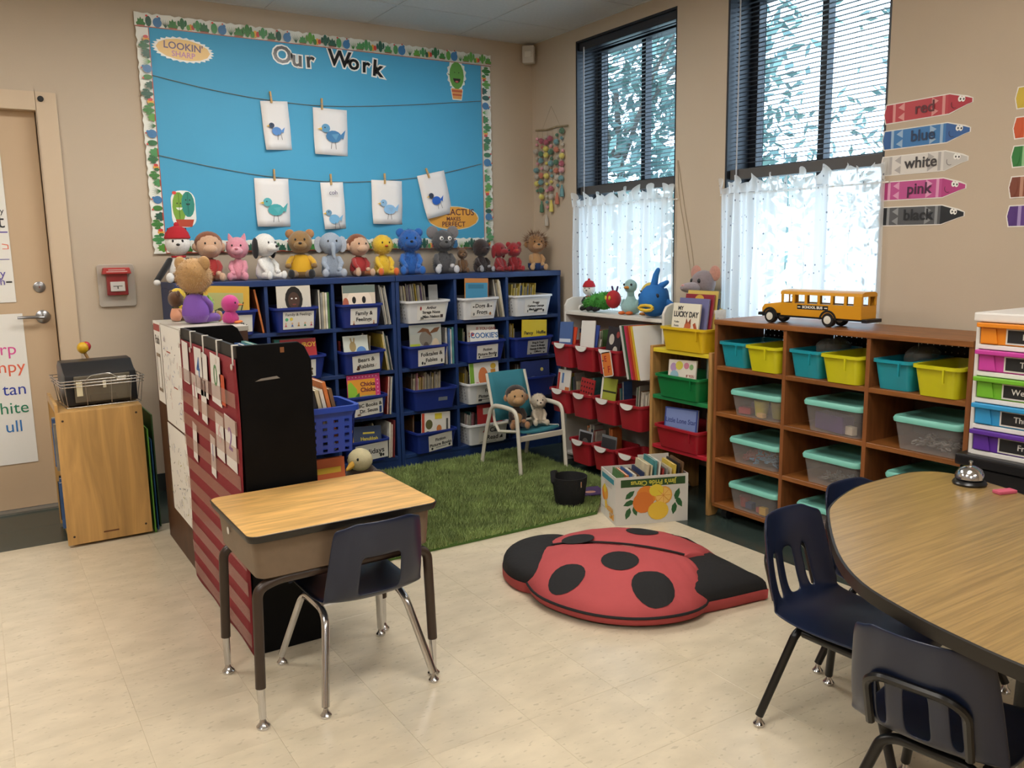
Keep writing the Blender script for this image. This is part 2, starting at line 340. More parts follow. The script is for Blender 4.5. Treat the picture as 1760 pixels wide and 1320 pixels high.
# ------------------------------------------------------------------ windows, blinds, curtains
DK = mat('#20242c', .45); BL = mat('#33343b', .4); GL = mat((.93,.96,.97), .02, kind='glass')
def window(n, y0, y1):
    w = tag(thing('window_%d' % n, None, None), kind='structure')
    MB().box(RX+.002, y0, WZ0, RX+.22, y0+.012, WZ1).box(RX+.002, y1-.012, WZ0, RX+.22, y1, WZ1).box(RX+.002, y0+.012, WZ1-.012, RX+.22, y1-.012, WZ1).build('jamb_liner', DK, w)
    MB().box(RX-.03, y0-.02, WZ0-.03, RX+.22, y1+.02, WZ0).build('window_sill', m_fr, w, bevel=.003)
    a, b, z0, z1 = y0+.012, y1-.012, WZ0, WZ1-.012; x = RX+.16; ym = (a+b)/2; q = .045; zm = 1.66
    MB().box(x, a, z0, x+.05, a+q, z1).box(x, b-q, z0, x+.05, b, z1).box(x, a+q, z1-q, x+.05, b-q, z1).box(x, a+q, z0, x+.05, b-q, z0+q).box(x-.002, a+q, zm-.03, x+.052, b-q, zm+.03).build('window_frame', DK, w, bevel=.003)
    MB().box(x+.001, ym-.018, z0+q, x+.049, ym+.018, z1-q).build('mullion', DK, w)
    for (p0, p1) in ((a+q, ym-.018), (ym+.018, b-q)):
        for (s0, s1) in ((z0+q, zm-.03), (zm+.03, z1-q)):
            MB().box(x+.022, p0, s0, x+.026, p1, s1).build('pane', GL, w)
    # blind
    bl = thing('window_blind', 'dark slatted venetian blind hanging over the %s' % ('window next to the crayon cutouts' if n == 2 else 'window beside the pompom wall hanging'), 'window blind', (RX+.04, ym, WZ1-.012))
    hw = (y1-y0)/2-.016
    MB().box(-.022, -hw, -.045, .022, hw, 0).build('head_rail', BL, bl, bevel=.003)
    zb = 1.62-(WZ1-.012)
    MB().box(-.018, -hw, zb, .018, hw, zb+.05).build('bottom_rail', mat('#4a4644', .5), bl, bevel=.003)
    sl = MB().loft([[(-.0125,-hw+.003,-.001),(0,-hw+.003,.002),(.0125,-hw+.003,-.001),(.0125,-hw+.003,-.0018),(0,-hw+.003,.0012),(-.0125,-hw+.003,-.0018)],
                    [(-.0125,hw-.003,-.001),(0,hw-.003,.002),(.0125,hw-.003,-.001),(.0125,hw-.003,-.0018),(0,hw-.003,.0012),(-.0125,hw-.003,-.0018)]])
    k = 0; z = -.06; me = None
    while z > zb+.058:
        if me is None: o = sl.build('slat', BL, bl); me = o.data
        else: o = bpy.data.objects.new('slat', me); C.objects.link(o); o.parent = bl
        o.location = (0, 0, z); o.rotation_euler = (0, R(-3), 0); z -= .0215
    for yy in (-hw*.62, hw*.62):
        MB().tube([(-.014, yy, -.045), (-.014, yy, zb+.05)], .0008, 4).build('ladder_cord', BL, bl); MB().tube([(.014, yy, -.045), (.014, yy, zb+.05)], .0008, 4).build('ladder_cord', BL, bl)
    MB().tube([(-.026, hw-.05, -.03), (-.027, hw-.05, zb-.02)], .004, 6).build('tilt_wand', mat('#b9bcc2', .2), bl)
window(1, *W1); window(2, *W2)
m_cu = mat('#f1f0ee', .85, kind='curtain')
def curtain(ya, yb, zt, zb, seed, label, group=None):
    rg = random.Random(seed); nx, nz = 90, 26; ph = [rg.uniform(0, 6) for _ in range(5)]
    V = []; F = []; UV = []
    for j in range(nz+1):
        z = zb+(zt-zb)*j/nz
        for i in range(nx+1):
            u = i/nx; k = min(1, (zt-z)/.25)
            a = .012*math.sin(u*38+ph[0]+.8*math.sin(z*3+ph[3]))*(.55+.45*k)+.008*math.sin(u*61+ph[1])+.006*k*math.sin(u*17+ph[2]+z*2)
            V.append((a, yb+(ya-yb)*u+.006*math.sin(u*30+z*4+ph[4])*k, z)); UV.append((u*(abs(ya-yb)*2), z))
    for j in range(nz):
        for i in range(nx): F.append((j*(nx+1)+i, j*(nx+1)+i+1, (j+1)*(nx+1)+i+1, (j+1)*(nx+1)+i))
    nb = len(V); rows = 5   # ruffled header standing above the rod pocket
    for j in range(rows+1):
        for i in range(nx+1):
            u = i/nx; hh = (.056+.02*math.sin(u*23+ph[1])+.014*math.sin(u*51+ph[2]))*j/rows
            V.append((.016*(j/rows)*math.sin(u*70+ph[3])+.010*math.sin(u*44+ph[0])-.006, yb+(ya-yb)*u, zt+hh)); UV.append((u*(abs(ya-yb)*2), zt+hh))
    for j in range(rows):
        for i in range(nx): F.append((nb+j*(nx+1)+i, nb+j*(nx+1)+i+1, nb+(j+1)*(nx+1)+i+1, nb+(j+1)*(nx+1)+i))
    t = thing('cafe_curtain', label, 'curtain', (RX-.022, 0, 0), 0, group)
    def sub(name, f0, f1):
        me = bpy.data.meshes.new(name); fs = F[f0:f1]; idx = sorted({i for f in fs for i in f}); mp = {v: k for k, v in enumerate(idx)}
        me.from_pydata([V[i] for i in idx], [], [tuple(mp[i] for i in f) for f in fs]); me.materials.append(m_cu)
        ul = me.uv_layers.new(name='UVMap')
        for lp in me.loops: ul.data[lp.index].uv = UV[idx[lp.vertex_index]]
        for p in me.polygons: p.use_smooth = True
        o = bpy.data.objects.new(name, me); C.objects.link(o); o.parent = t; return o
    sub('panel', 0, nx*nz); sub('ruffle', nx*nz, len(F)); return t
zt = 1.545
curtain(4.40, 3.945, zt, .86, 1, 'white dotted cafe curtain panel on the corner side of the window by the wall hanging'); curtain(3.935, 3.475, zt+.012, .86, 2, 'white dotted cafe curtain panel on the far-from-corner side of the window by the wall hanging')
curtain(3.14, 2.715, zt+.005, .86, 3, 'white dotted cafe curtain panel behind the hood of the toy bus'); curtain(2.705, 2.215, zt+.012, .86, 4, 'white dotted cafe curtain panel behind the tail of the toy bus')
for y0, y1, w in ((3.46, 4.41, 'window by the pompom wall hanging'), (2.2, 3.15, 'window above the toy bus')):
    tag(MB().tube([(RX-.0065, y0, zt+.0), (RX-.0065, y1, zt+.0)], .004, 8).build('curtain_rod', WHITE, smooth=True), 'thin white curtain rod across the '+w, 'curtain rod')
cd = MB(); cd.tube(cat_rom([(RX-.004,3.47,1.75),(RX-.004,3.45,1.55),(RX-.004,3.40,1.35),(RX-.004,3.35,1.12)], 5, False), .0015, 5); cd.tube(cat_rom([(RX-.004,3.465,1.75),(RX-.004,3.41,1.5),(RX-.004,3.35,1.27),(RX-.004,3.325,1.12)], 5, False), .0015, 5)
tag(cd.build('blind_cord', mat('#a8977d', .7)), 'thin pull cord hanging down the wall between the windows', 'cord')
# ------------------------------------------------------------------ outdoors: trees beyond the glass
def outdoor_tree(x, y, h, seed, label, n=2600, spread=2.4, z0=1.0, trunk=.1):
    rg = random.Random(seed); t = thing('tree', label, 'tree', (x, y, -1.2))
    tr = MB().tube([(0,0,0),(.1,.05,h*.4),(.0,.15,h*.75)], [trunk, trunk*.75, trunk*.3], 8)
    for k in range(7): a = k*.9; tr.tube([(.05,.05,h*(.35+.05*k)),(math.cos(a)*spread*.4,math.sin(a)*spread*.4,h*(.5+.05*k)),(math.cos(a)*spread*.75,math.sin(a)*spread*.75,h*(.58+.05*k))], [.04,.025,.01], 6)
    tr.build('trunk', mat('#5a524a', .9, var=.2), t, smooth=True)
    lv = MB(); cl = [(rg.gauss(0, spread*.5), rg.gauss(0, spread*.5), rg.uniform(z0+1.2, h)) for _ in range(60)]
    for _ in range(n):
        c = rg.choice(cl); p = Vector((c[0]+rg.gauss(0,.35), c[1]+rg.gauss(0,.35), c[2]+rg.gauss(0,.3))); a = Vector((rg.uniform(-1,1), rg.uniform(-1,1), rg.uniform(-1,1))).normalized(); b = a.cross(Vector((rg.uniform(-1,1), rg.uniform(-1,1), rg.uniform(-1,1)))).normalized()
        s = rg.uniform(.05,.085); lv.add([p-a*s*1.5, p+b*s*.6, p+a*s*1.5, p-b*s*.6], [(0,1,2,3)], rg.randrange(2))
    tag(lv.build('leaves', [mat('#4f6a66', .6), mat('#5f7c74', .6)], t), kind='stuff')
outdoor_tree(7.2, 8.6, 6.0, 5, 'leafy tree outside the window beside the wall hanging', n=5200, spread=1.9)
outdoor_tree(12.5, 7.0, 7.5, 8, 'leafy tree outside the window behind the toy bus', n=2200, spread=1.8)
struct('ground', MB().box(RX+.3, -8, -1.3, 40, 40, -1.2), mat('#b9bcb4', .9, var=.1, vs=2))
# ------------------------------------------------------------------ bulletin board
bd = thing('bulletin_board', 'wide bulletin board covered in bright blue paper above the blue bookcases', 'bulletin board', mw=BW(0, 0, 0))
MB().box(.86, 1.32, .0005, 2.935, 2.49, .010).build('board_panel', mat('#8a6a48', .8), bd); MB().box(.885, 1.335, .010, 2.91, 2.472, .0115).build('paper_backing', mat('#46a2cb', .6, var=.03, vs=3), bd)
GRN = ['#3f7d3a', '#2f6b3f', '#5d9a3f', '#2a5a48', '#4b8f55']
def cactus_items(u, v, s, k, rg):
    g = rg.choice(GRN)
    if k == 0: return [('e',u,v+s*.5,s*.2,s*.5,g),('e',u-s*.3,v+s*.5,s*.1,s*.25,g),('e',u+s*.3,v+s*.6,s*.1,s*.25,g),('r',u-s*.3,v+s*.3,u+s*.3,v+s*.4,g)]
    if k == 1: return [('p',[(u+s*.42*math.cos(R(a))*(1 if a%36 else .75), v+s*.75*math.sin(R(a))*(1 if a%36 else .75)) for a in range(0,181,18)],g),('r',u-s*.3,v,u+s*.3,v+s*.06,'#a4392f')]
    if k == 2: return [('p',[(u,v),(u+s*.09*math.sin(R(a))*-1+s*.4*math.cos(R(90+a)),v+s*.8*math.cos(R(a*.6))),(u+s*.07,v)],g) for a in (-60,-35,-12,12,35,60)]
    if k == 3: return [('e',u,v+s*.36,s*.36,s*.4,'#3f77a8'),('e',u+s*.18,v+s*.7,s*.12,s*.14,'#3f77a8'),('e',u+s*.05,v+s*.86,s*.07,s*.07,'#c9423c')]
    if k == 4: return [('e',u,v+s*.4,s*.24,s*.42,g),('e',u-s*.12,v+s*.82,s*.09,s*.08,'#d0463f')]
    return [('e',u,v+s*.3,s*.16,s*.28,'#e0a33c'),('e',u+s*.2,v+s*.3,s*.14,s*.22,'#c9423c'),('e',u-s*.22,v+s*.25,s*.16,s*.25,g)]
def border(label, M, L, wd, seed):
    rg = random.Random(seed); t = thing('border_trim', label, 'border trim', mw=M); P = [(0,0),(L,0)]; n = int(L/.022)
    for i in range(n, -1, -1): P.append((L*i/n, wd*(.86+.14*abs(math.sin(i*1.31+seed)))))
    MB().prism(P, 0, .0012).build('strip', mat('#e8e9e0', .35), t)
    it = [('r',0,0,L,.004,'#b5553f')]; u = .03; k = seed
    while u < L-.03: s = wd*rg.uniform(.78,.95); it += cactus_items(u, .005, s, [0,1,4,3,2,1,0,5][k % 8], rg); u += s*rg.uniform(.6,.78); k += 1
    prints(t, it, T(0,0,.0012), rough=.35)
border('cactus patterned paper border along the top edge of the bulletin board', BW(.838, 2.452, .012), 2.125, .072, 1)
border('cactus patterned paper border along the bottom edge of the bulletin board behind the plush toys', BW(.905, 1.30, .012), 1.98, .07, 3)
border('cactus patterned paper border up the door side of the bulletin board', tilt(BW(.905, 1.30, .012), 90), 1.15, .067, 5)
border('cactus patterned paper border up the window side of the bulletin board', tilt(BW(2.888, 2.45, .012), -90), 1.15, .072, 6)
def letter(ch, x, z, size, rot, wd):
    o = thing('cutout_letter', 'glossy black cut-out letter %s of the word %s on the bulletin board' % (ch, wd), 'letter', mw=tilt(BW(x, z, .0125), rot))
    text(ch, size, mat('#f2f2ee', .25), o, T(0,0,.0006), 'outline', bold=.012*size/.14, sx=1.05, ext=.0006); text(ch, size, mat('#17181b', .22), o, T(0,0,.0022), 'face', bold=.003, sx=1.05, ext=.0006)
for ch, x, z, s, r in (('O',1.598,2.383,.125,0),('u',1.682,2.372,.12,-2),('r',1.757,2.372,.12,2),('W',1.935,2.395,.125,-4),('o',2.022,2.385,.12,3),('r',2.098,2.375,.12,-2),('k',2.172,2.363,.13,-6)): letter(ch, x, z, s, r, 'Our' if x < 1.8 else 'Work')
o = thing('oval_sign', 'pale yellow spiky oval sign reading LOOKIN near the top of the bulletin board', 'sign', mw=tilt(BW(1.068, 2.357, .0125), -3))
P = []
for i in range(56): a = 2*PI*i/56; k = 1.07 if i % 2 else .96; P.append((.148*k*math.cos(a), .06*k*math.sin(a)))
MB().prism(P, 0, .001).build('card', mat('#ecebe4', .3), o); prints(o, [('e',0,0,.136,.053,'#e0b45e'),('txt',"LOOKIN'",0,.014,.05,'#4b2b52',.0008),('txt','SHARP',0,-.026,.04,'#b06a8c',.0004)], T(0,0,.001), rough=.3)  # SHARP is tinted paler: the glare washing it out is put into its colour
o = thing('oval_sign', 'orange oval sign reading CACTUS MAKES PERFECT under a drawing', 'sign', mw=tilt(BW(2.66, 1.494, .0125), 0))
MB().prism(ellpts(0,0,.187,.075,40), 0, .001).build('card', mat('#d7d2b8', .4), o)
prints(o, [('e',0,0,.182,.071,'#dfa03c'),('txt','CACTUS',.045,.036,.056,'#5b2a2f',.0008),('txt','MAKES',0,-.006,.034,'#5b2a2f',.0006),('txt','PERFECT',0,-.04,.044,'#5b2a2f',.0006)], T(0,0,.001))
o = thing('cactus_cutout', 'smiling spiky cactus cut-out in an orange striped pot in the board corner', 'cutout', mw=BW(2.71, 2.345, .0125))
P = [(.066*math.cos(R(a))*(1.08 if (a//12)%2 else .94), .035+.09*math.sin(R(a))*(1.08 if (a//12)%2 else .94)) for a in range(-60,241,12)]+[(-.045,-.05),(-.033,-.118),(.033,-.118),(.045,-.05)]
MB().prism(P, 0, .001).build('card', mat('#e6eae0', .4), o)
prints(o, [('e',0,.03,.052,.082,'#5f9a3e'),('p',[(-.04,-.05),(.04,-.05),(.03,-.112),(-.03,-.112)],'#dc9a55'),('r',-.038,-.07,.038,-.058,'#c05a34'),('r',-.034,-.092,.034,-.082,'#c05a34'),('p',ellpts(0,.012,.026,.028,10,180,360),'#2c2019'),('e',0,-.007,.012,.006,'#c8635a'),('l',-.018,.05,-.012,.045,.004,'#2c2019'),('l',.018,.05,.012,.045,.004,'#2c2019'),('l',-.052,.03,-.064,.036,.004,'#3d5a2a'),('l',.05,.0,.062,-.006,.004,'#3d5a2a')], T(0,0,.001))
o = thing('cactus_cutout', 'pair of smiling cactus cut-outs in a red pot low on the board', 'cutout', mw=BW(1.008, 1.535, .0125))
MB().prism(rrect(.125,.195,.05,6), 0, .001).build('card', mat('#eceee8', .4), o)
prints(o, [('e',-.022,.01,.035,.08,'#7aa63a'),('e',.024,.025,.034,.068,'#2f8b7c'),('p',[(-.045,-.055),(.05,-.055),(.038,-.094),(-.034,-.094)],'#b8452c'),('p',ellpts(-.022,.008,.016,.014,8,180,360),'#e9efe0'),('p',ellpts(.024,.03,.011,.01,8,180,360),'#1c3a38'),('e',-.032,.03,.003,.004,'#222222'),('e',-.014,.03,.003,.004,'#222222'),('e',.014,.048,.003,.004,'#222222'),('e',.034,.048,.003,.004,'#222222'),('e',-.043,.085,.011,.009,'#d8473f'),('l',-.022,-.05,-.022,.08,.002,'#557d2a'),('l',.024,-.03,.024,.085,.002,'#1f6a60')], T(0,0,.001))
TW = mat('#6f6a58', .9)
S1 = [(.905,2.214),(1.2,2.166),(1.5,2.136),(1.84,2.128),(2.3,2.165),(2.88,2.233)]; S2 = [(.89,1.814),(1.2,1.757),(1.507,1.718),(1.96,1.701),(2.464,1.748),(2.875,1.84)]
for S, w in ((S1, 'upper'), (S2, 'lower')):
    tag(MB().tube([(x, BY-.017, z) for x, z in cat_rom(S, 6, False)], .0018, 5).build('twine', TW), '%s twine line strung across the blue board holding pinned drawings' % w, 'twine')
def bird(v, c1, c2):   # a child's plain bird
    if v == 0: I = [('e',-.005,-.03,.026,.022,c1),('p',[(.015,-.03),(.04,-.01),(.03,-.04)],c1),('e',-.03,.0,.015,.014,c2),('p',[(-.043,.002),(-.06,-.004),(-.043,-.006)],'#e0b53a')]
    else: I = [('e',.01,-.02,.036,.026,c1),('p',[(.035,-.02),(.066,.012),(.056,-.03)],c1),('e',-.026,.014,.02,.019,c2),('p',[(-.044,.016),(-.066,.008),(-.043,.006)],'#e0b53a'),('p',[(.0,-.012),(.036,-.006),(.02,-.036)],c2)]
    return I+[('e',-.03,.016 if v else .004,.003,.003,'#1c1c20'),('l',0,-.045,-.004,-.075,.0025,'#555555'),('l',.016,-.043,.02,-.075,.0025,'#555555')]
def drawing(c, w, h, rot, pin, v, c1, c2, label, extra=[], sc=1, up=0):
    o = thing('drawing', label, 'drawing', mw=tilt(BW(c[0], c[1], .0195), rot)); n = 7; V = []; F = []
    for j in range(n+1):
        for i in range(5): V.append((-w/2+w*i/4, h/2-h*j/n, .012*(j/n)**2*math.cos(i*.5)+.004*math.sin(j*1.1+i)*(j/n)))
    for j in range(n):
        for i in range(4): a = j*5+i; F.append((a, a+5, a+6, a+1))
    MB().add(V, F).build('sheet', mat('#e9e7e6', .8), o, smooth=True, solid=.0006)
    it = []
    for q in bird(v, c1, c2):
        q = list(q)
        if q[0] == 'p': q[1] = [(x*sc, y*sc+up) for x, y in q[1]]
        elif q[0] == 'l': q[1:5] = [q[1]*sc, q[2]*sc+up, q[3]*sc, q[4]*sc+up]
        else: q[1:5] = [q[1]*sc, q[2]*sc+up, q[3]*sc, q[4]*sc]
        it.append(tuple(q))
    prints(o, it+extra, T(0,0,.0125))
    px, pz, pr = pin; k = thing('clothespin', 'small wooden clothespin holding the '+label.split(' hung')[0], 'clothespin', mw=tilt(BW(px, pz, .018), pr))
    for s in (0, 1): MB().prism([(-.0045,-.03),(.0045,-.03),(.0045,.032),(-.0045,.032)], .001+s*.0085, .0075+s*.0085).build('wooden_half', BRASSW, k, bevel=.001, seg=1)
    MB().box(-.0055,-.002,-.001,.0055,.003,.018).build('spring', mat('#9a9a9a', .3, .8), k)
B = ['#5a8fd0', '#3f7db0', '#4fb0b0', '#78b4dc', '#8fbfe6', '#1f5fc0']
drawing((1.54,2.0), .155, .265, 3, (1.515,2.15,6), 0, B[0], '#33435e', 'small drawing of a blue bird hung on the upper twine nearest the door', sc=1.05)
drawing((1.858,1.983), .207, .262, -1, (1.81,2.135,0), 1, B[1], '#5f9cc4', 'wide drawing of a large blue bird hung on the upper twine', sc=1.3)
drawing((1.492,1.575), .195, .268, 0, (1.508,1.728,1), 1, '#45aab0', '#57b2ba', 'drawing of a turquoise bird hung on the lower twine', sc=1.25, up=-.015)
drawing((1.853,1.562), .14, .27, 2, (1.842,1.712,1), 0, B[3], '#6d9ab8', 'narrow drawing of a pale blue bird hung on the lower twine', [('txt','coh',.0,.075,.035,'#4a3f6a')], sc=1.25, up=-.04)
drawing((2.198,1.586), .202, .262, -1, (2.185,1.726,0), 1, B[4], '#8db8dc', 'drawing of a light blue bird with yellow beak hung on the lower twine', sc=1.1, up=-.02)
drawing((2.53,1.638), .195, .27, 12, (2.478,1.768,20), 0, B[5], '#26324a', 'tilted drawing of a dark blue bird hung on the lower twine', sc=1.2, up=.0)
# ------------------------------------------------------------------ wall bits
t = thing('fire_alarm_cover', 'red fire alarm pull station inside a clear plastic cover beside the door', 'fire alarm', mw=BW(.645, 1.14, 0)); G = mat((.93,.93,.93), .08, kind='glass')
MB().prism(rrect(.178,.22,.015), 0, .012).build('back_plate', mat('#b9b0a4', .4), t, bevel=.002); MB().box(-.05,-.05,.012,.05,.075,.04).build('pull_station', mat('#8e1f24', .4), t, bevel=.004)
b = MB().prism([(-.07,.06),(.07,.06),(.062,.092),(-.062,.092)], .012, .055).build('header', mat('#c23a3a', .4), t, bevel=.004); prints(b, [('r',-.05,.07,.05,.074,'#e9c9c4'),('r',-.04,.079,.04,.083,'#e9c9c4')], T(0,0,.055))
b = MB().box(-.035,-.03,.04,.035,.02,.048).build('pull_handle', mat('#d9d5d0', .4), t, bevel=.003); prints(b, [('r',-.022,.0,.022,.004,'#555555'),('r',-.003,-.012,.003,.0,'#555555')], T(0,-.005,.048))
cv = MB(); cv.loft([[(x,y,.012) for x,y in rrect(.172,.212,.014)], [(x,y,.07) for x,y in rrect(.16,.198,.012)]], False, True).build('clear_cover', G, t)
t = thing('motion_sensor', 'small white motion sensor high in the room corner', 'sensor', (3.228, 4.815, 2.545), R(-45)); MB().box(-.04,-.02,-.055,.04,.035,.055).build('housing', mat('#c9c5bd', .4), t, bevel=.008, seg=3); MB().box(-.022,-.024,-.02,.022,-.019,.02).build('lens', mat('#dedbd4', .25), t, bevel=.002)
hg = thing('pompom_wall_hanging', 'wall hanging of pastel pompoms and tassels strung from a stick', 'wall hanging', mw=RW(4.64, 2.06, .008))
MB(basis((1,0,0),(0,1,0),(0,0,1),(0,0,0))).tube([(-.18,.01,0),(-.05,-.002,0),(.06,.004,0),(.18,-.004,0)], .006, 7).build('stick', mat('#9c8a6c', .8, var=.3, vs=40), hg, smooth=True)
MB().tube([(-.1,.01,0),(0,.14,0),(.1,.0,0)], .0008, 4).build('hanging_loop', mat('#8d8070', .9), hg)
PC = ['#d39aa2', '#6a9298', '#cfc46a', '#557a64', '#a85a6c', '#bb7562', '#b4ada2']
rg = random.Random(4)
for i, (x, n, dz) in enumerate(((-.155,8,.03),(-.1,9,.05),(-.045,11,.03),(.01,9,.045),(.075,8,.03),(.13,7,.012))):
    L = .05+n*.045; MB().tube([(x,0,.002),(x,-L,.002)], .0007, 4).build('thread', mat('#8d8070', .9), hg); z = -dz-.02
    while z > -L+.02:
        big = rg.random() > .4; r = .019 if big else .011; c = rg.choice(PC)
        MB().ell((x+rg.uniform(-.006,.006), z, r*.8), (r,r,r), 12, 8, jit=.09, seed=i).build('pompom', mat(c, .95, sheen=.4), hg); z -= r+rg.uniform(.02,.034)
    if i > 0: MB().lathe([(.003,0),(.007,-.008),(.006,-.016),(.012,-.03),(.015,-.075),(.004,-.078)], 9).build('tassel', mat(PC[(i*3) % 7], .95), hg, smooth=True, loc=(x,-L,.014), rot=(-PI/2,0,0))
# crayon cut-outs
def crayon(word, y, z, rot, body, dark, lite, tc, label, w=.36, h=.072, face=True):
    o = thing('crayon_cutout', label, 'crayon cutout', mw=tilt(RW(y, z, .0005), rot))
    k = .004; O = [(-w/2-k,-h/2-k),(w/2-.09,-h/2-k),(w/2-.02,-h*.2),(w/2+k,-h*.12),(w/2+k,h*.12),(w/2-.02,h*.2+.006),(w/2-.09,h/2+k),(-w/2-k,h/2+k),(-w/2-.012,0)]
    MB().prism(O, 0, .0012).build('card', mat('#e9e6e0', .5), o)
    it = [('p',[(-w/2,-h/2),(w/2-.09,-h/2),(w/2-.02,-h*.17),(w/2,-h*.1),(w/2,h*.1),(w/2-.02,h*.2),(w/2-.09,h/2),(-w/2,h/2),(-w/2-.008,0)],dark),('r',-w/2+.035,-h/2,w/2-.095,h/2,body)]
    for x in (-w/2+.03, w/2-.118): it += [('r',x,-h/2,x+.012,h/2,lite)]
    for x, s in ((-w/2+.066, -1), (w/2-.145, 1)): it += [('p',[(x-s*.016,h/2),(x-s*.016,h*.04),(x+s*.012,h*.27)],lite),('p',[(x-s*.016,-h/2),(x-s*.016,-h*.04),(x+s*.012,-h*.27)],lite)]
    it += [('e',-w/2+.008,0,.014,h*.46,dark)]
    if face: it += [('e',w/2-.047,.012,.008,.011,'#efefea'),('e',w/2-.034,.010,.008,.011,'#efefea'),('e',w/2-.045,.011,.003,.004,'#15151a'),('e',w/2-.032,.009,.003,.004,'#15151a'),('p',ellpts(w/2-.068,-.004,.014,.016,8,150,300)+ellpts(w/2-.068,-.004,.012,.0145,8,300,150),'#2a2228')]
    if word: it += [('txt',word,-.01,.002,.062,tc,.0012)]
    prints(o, it, T(0,0,.0012), rough=.45)
crayon('red', 2.052, 1.823, 1.0, '#b83a44', '#b02c3c', '#d9938f', '#5a1c26', 'red crayon cut-out with the word red on the wall')
crayon('blue', 2.054, 1.716, .4, '#3a78b4', '#2f5f9e', '#9ab8d4', '#1c3355', 'blue crayon cut-out with the word blue on the wall')
crayon('white', 2.056, 1.61, 0, '#d9d5cf', '#c4c1bc', '#aeaaa8', '#3a3638', 'white crayon cut-out with the word white on the wall')
crayon('pink', 2.057, 1.506, -.3, '#bf5290', '#b43f80', '#dd9cc0', '#4c2042', 'pink crayon cut-out with the word pink on the wall')
crayon('black', 2.056, 1.401, -.5, '#54565a', '#20242a', '#8c8f92', '#23252a', 'grey and black crayon cut-out with the word black on the wall')
for c, d, l, z, n in (('#d8c04a','#cdb23c','#e6d88e',1.808,'yellow'),('#d8642e','#c9552a','#e6a27e',1.702,'orange'),('#3f8a44','#2f7a3a','#8fbf8a',1.6,'green'),('#8a4f38','#7c4230','#b98a74',1.49,'brown'),('#5f3f88','#54357c','#a48fc0',1.385,'purple')):
    crayon(None, 1.522, z, .3, c, d, l, None, '%s crayon cut-out cropped at the end of the wall row' % n)
# ------------------------------------------------------------------ books and bins
CUR = {'fr': None}   # the bin being filled: inner width and depth at its floor
BC = {'red':'#9c3530','dark red':'#6e2528','orange':'#c8733a','yellow':'#cdb24a','green':'#54794a','dark green':'#2f4a3c','blue':'#3c5f94','navy':'#2a3658','teal':'#4c8a8c','white':'#d5d0c4','cream':'#c9bd9d','grey':'#8a8882','brown':'#6f5238','pink':'#c28890','purple':'#65527e','black':'#2a2a2c'}
PAL = ['white','cream','grey','white','brown','red','blue','navy','teal','yellow','green','orange','white','cream','pink','dark red','dark green','purple','black']
def book_mesh(mb, t, d, h, mi=0):
    c = min(.0018, t*.2)
    mb.box(-t/2,-d/2,0,-t/2+c,d/2,h,0).box(t/2-c,-d/2,0,t/2,d/2,h,0).box(-t/2+c,-d/2,0,t/2-c,-d/2+c,h,0).box(-t/2+c,-d/2+c,.002,t/2-c,d/2-.003,h-.003,1)
    return mb
def book(fr, x, y, z, t, d, h, col, lean, where, group, yaw=0, spine=1, nod=0):
    """a closed book standing on edge; thickness along the frame's x, spine towards -y (or +y)"""
    lean = lean*spine
    M = fr @ T(x, y, z+.001+abs(math.sin(R(lean)))*t/2) @ Matrix.Rotation(R(yaw+(0 if spine > 0 else 180)), 4, 'Z') @ Matrix.Rotation(R(nod), 4, 'X') @ Matrix.Rotation(R(lean), 4, 'Y')
    o = book_mesh(MB(), t, d, h).build('picture_book', [mat(BC[col], .5, var=.25, vs=18), PAGES], mw=M)
    return tag(o, '%s picture book %s' % (col, where), 'book', group)
def fill(fr, x0, x1, y, z, n, hr, dr, where, group, seed, lean=(-4, 8), pal=None, tr=(.004,.011), spine=None):
    rg = random.Random(seed); x = x0; pal = pal or PAL; k = 0; a = (lean[0]+lean[1])/2
    if fr is CUR['fr']: x0 = x = max(x0, -CUR['w']/2+max(0, math.sin(R(-a)))*.1+.002); x1 = min(x1, CUR['w']/2-max(0, math.sin(R(a)))*.1-.002)
    while x < x1 and k < n:
        t = rg.uniform(*tr); h = rg.uniform(*hr); w = t/math.cos(R(a))+.0008
        if x+w > x1: break
        book(fr, x+w/2, y+rg.uniform(-.005,.005), z, t, rg.uniform(*dr), h, rg.choice(pal), a, where, group, spine=spine if spine else rg.choice((1,-1,-1))); x += w+.001; k += 1
def face_book(fr, x, y, z, w, h, t, col, items, label, back=14, roll=0, yaw=0, name='picture_book', shelf=False):
    """a book shown cover first, leaning back"""
    k, kw = h, w
    if shelf: z = .03; h = min(h, .222 if y <= -.1 else .188); y, back = (-.136, 2) if h > .19 else (y, back)
    if fr is CUR['fr']:
        roll = max(-3, min(3, roll)); w = min(w, CUR['w']-h*abs(math.sin(R(roll)))-.006); q = (CUR['w']-w-h*abs(math.sin(R(roll))))/2-.002; x = max(-q, min(q, x))
        if not shelf: y = -CUR['d']/2+.008+.013*CUR['n']; back = 8; CUR['n'] += 1
        else: y = max(y, -CUR['d']/2+.004)
    z += t*math.sin(R(back))+w/2*abs(math.sin(R(roll)))+.0005
    M = fr @ T(x, y, z) @ Matrix.Rotation(R(yaw), 4, 'Z') @ Matrix.Rotation(R(-back), 4, 'X') @ Matrix.Rotation(R(-roll), 4, 'Y')
    o = thing(name, label, 'book', mw=M); mb = MB(); c = .0018
    mb.box(-w/2,0,0,w/2,c,h,0).box(-w/2,t-c,0,w/2,t,h,0).box(-w/2,c,0,-w/2+c,t-c,h,0).box(-w/2+c,c,.002,w/2-.003,t-c,h-.003,1); mb.build('body', [mat(col, .45), PAGES], o)
    if items: prints(o, items, basis((1,0,0),(0,0,1),(0,-1,0),(0,0,h/2)) @ Matrix.Diagonal((w/kw,h/k,1,1)), 'cover_print', rough=.45)
    return o
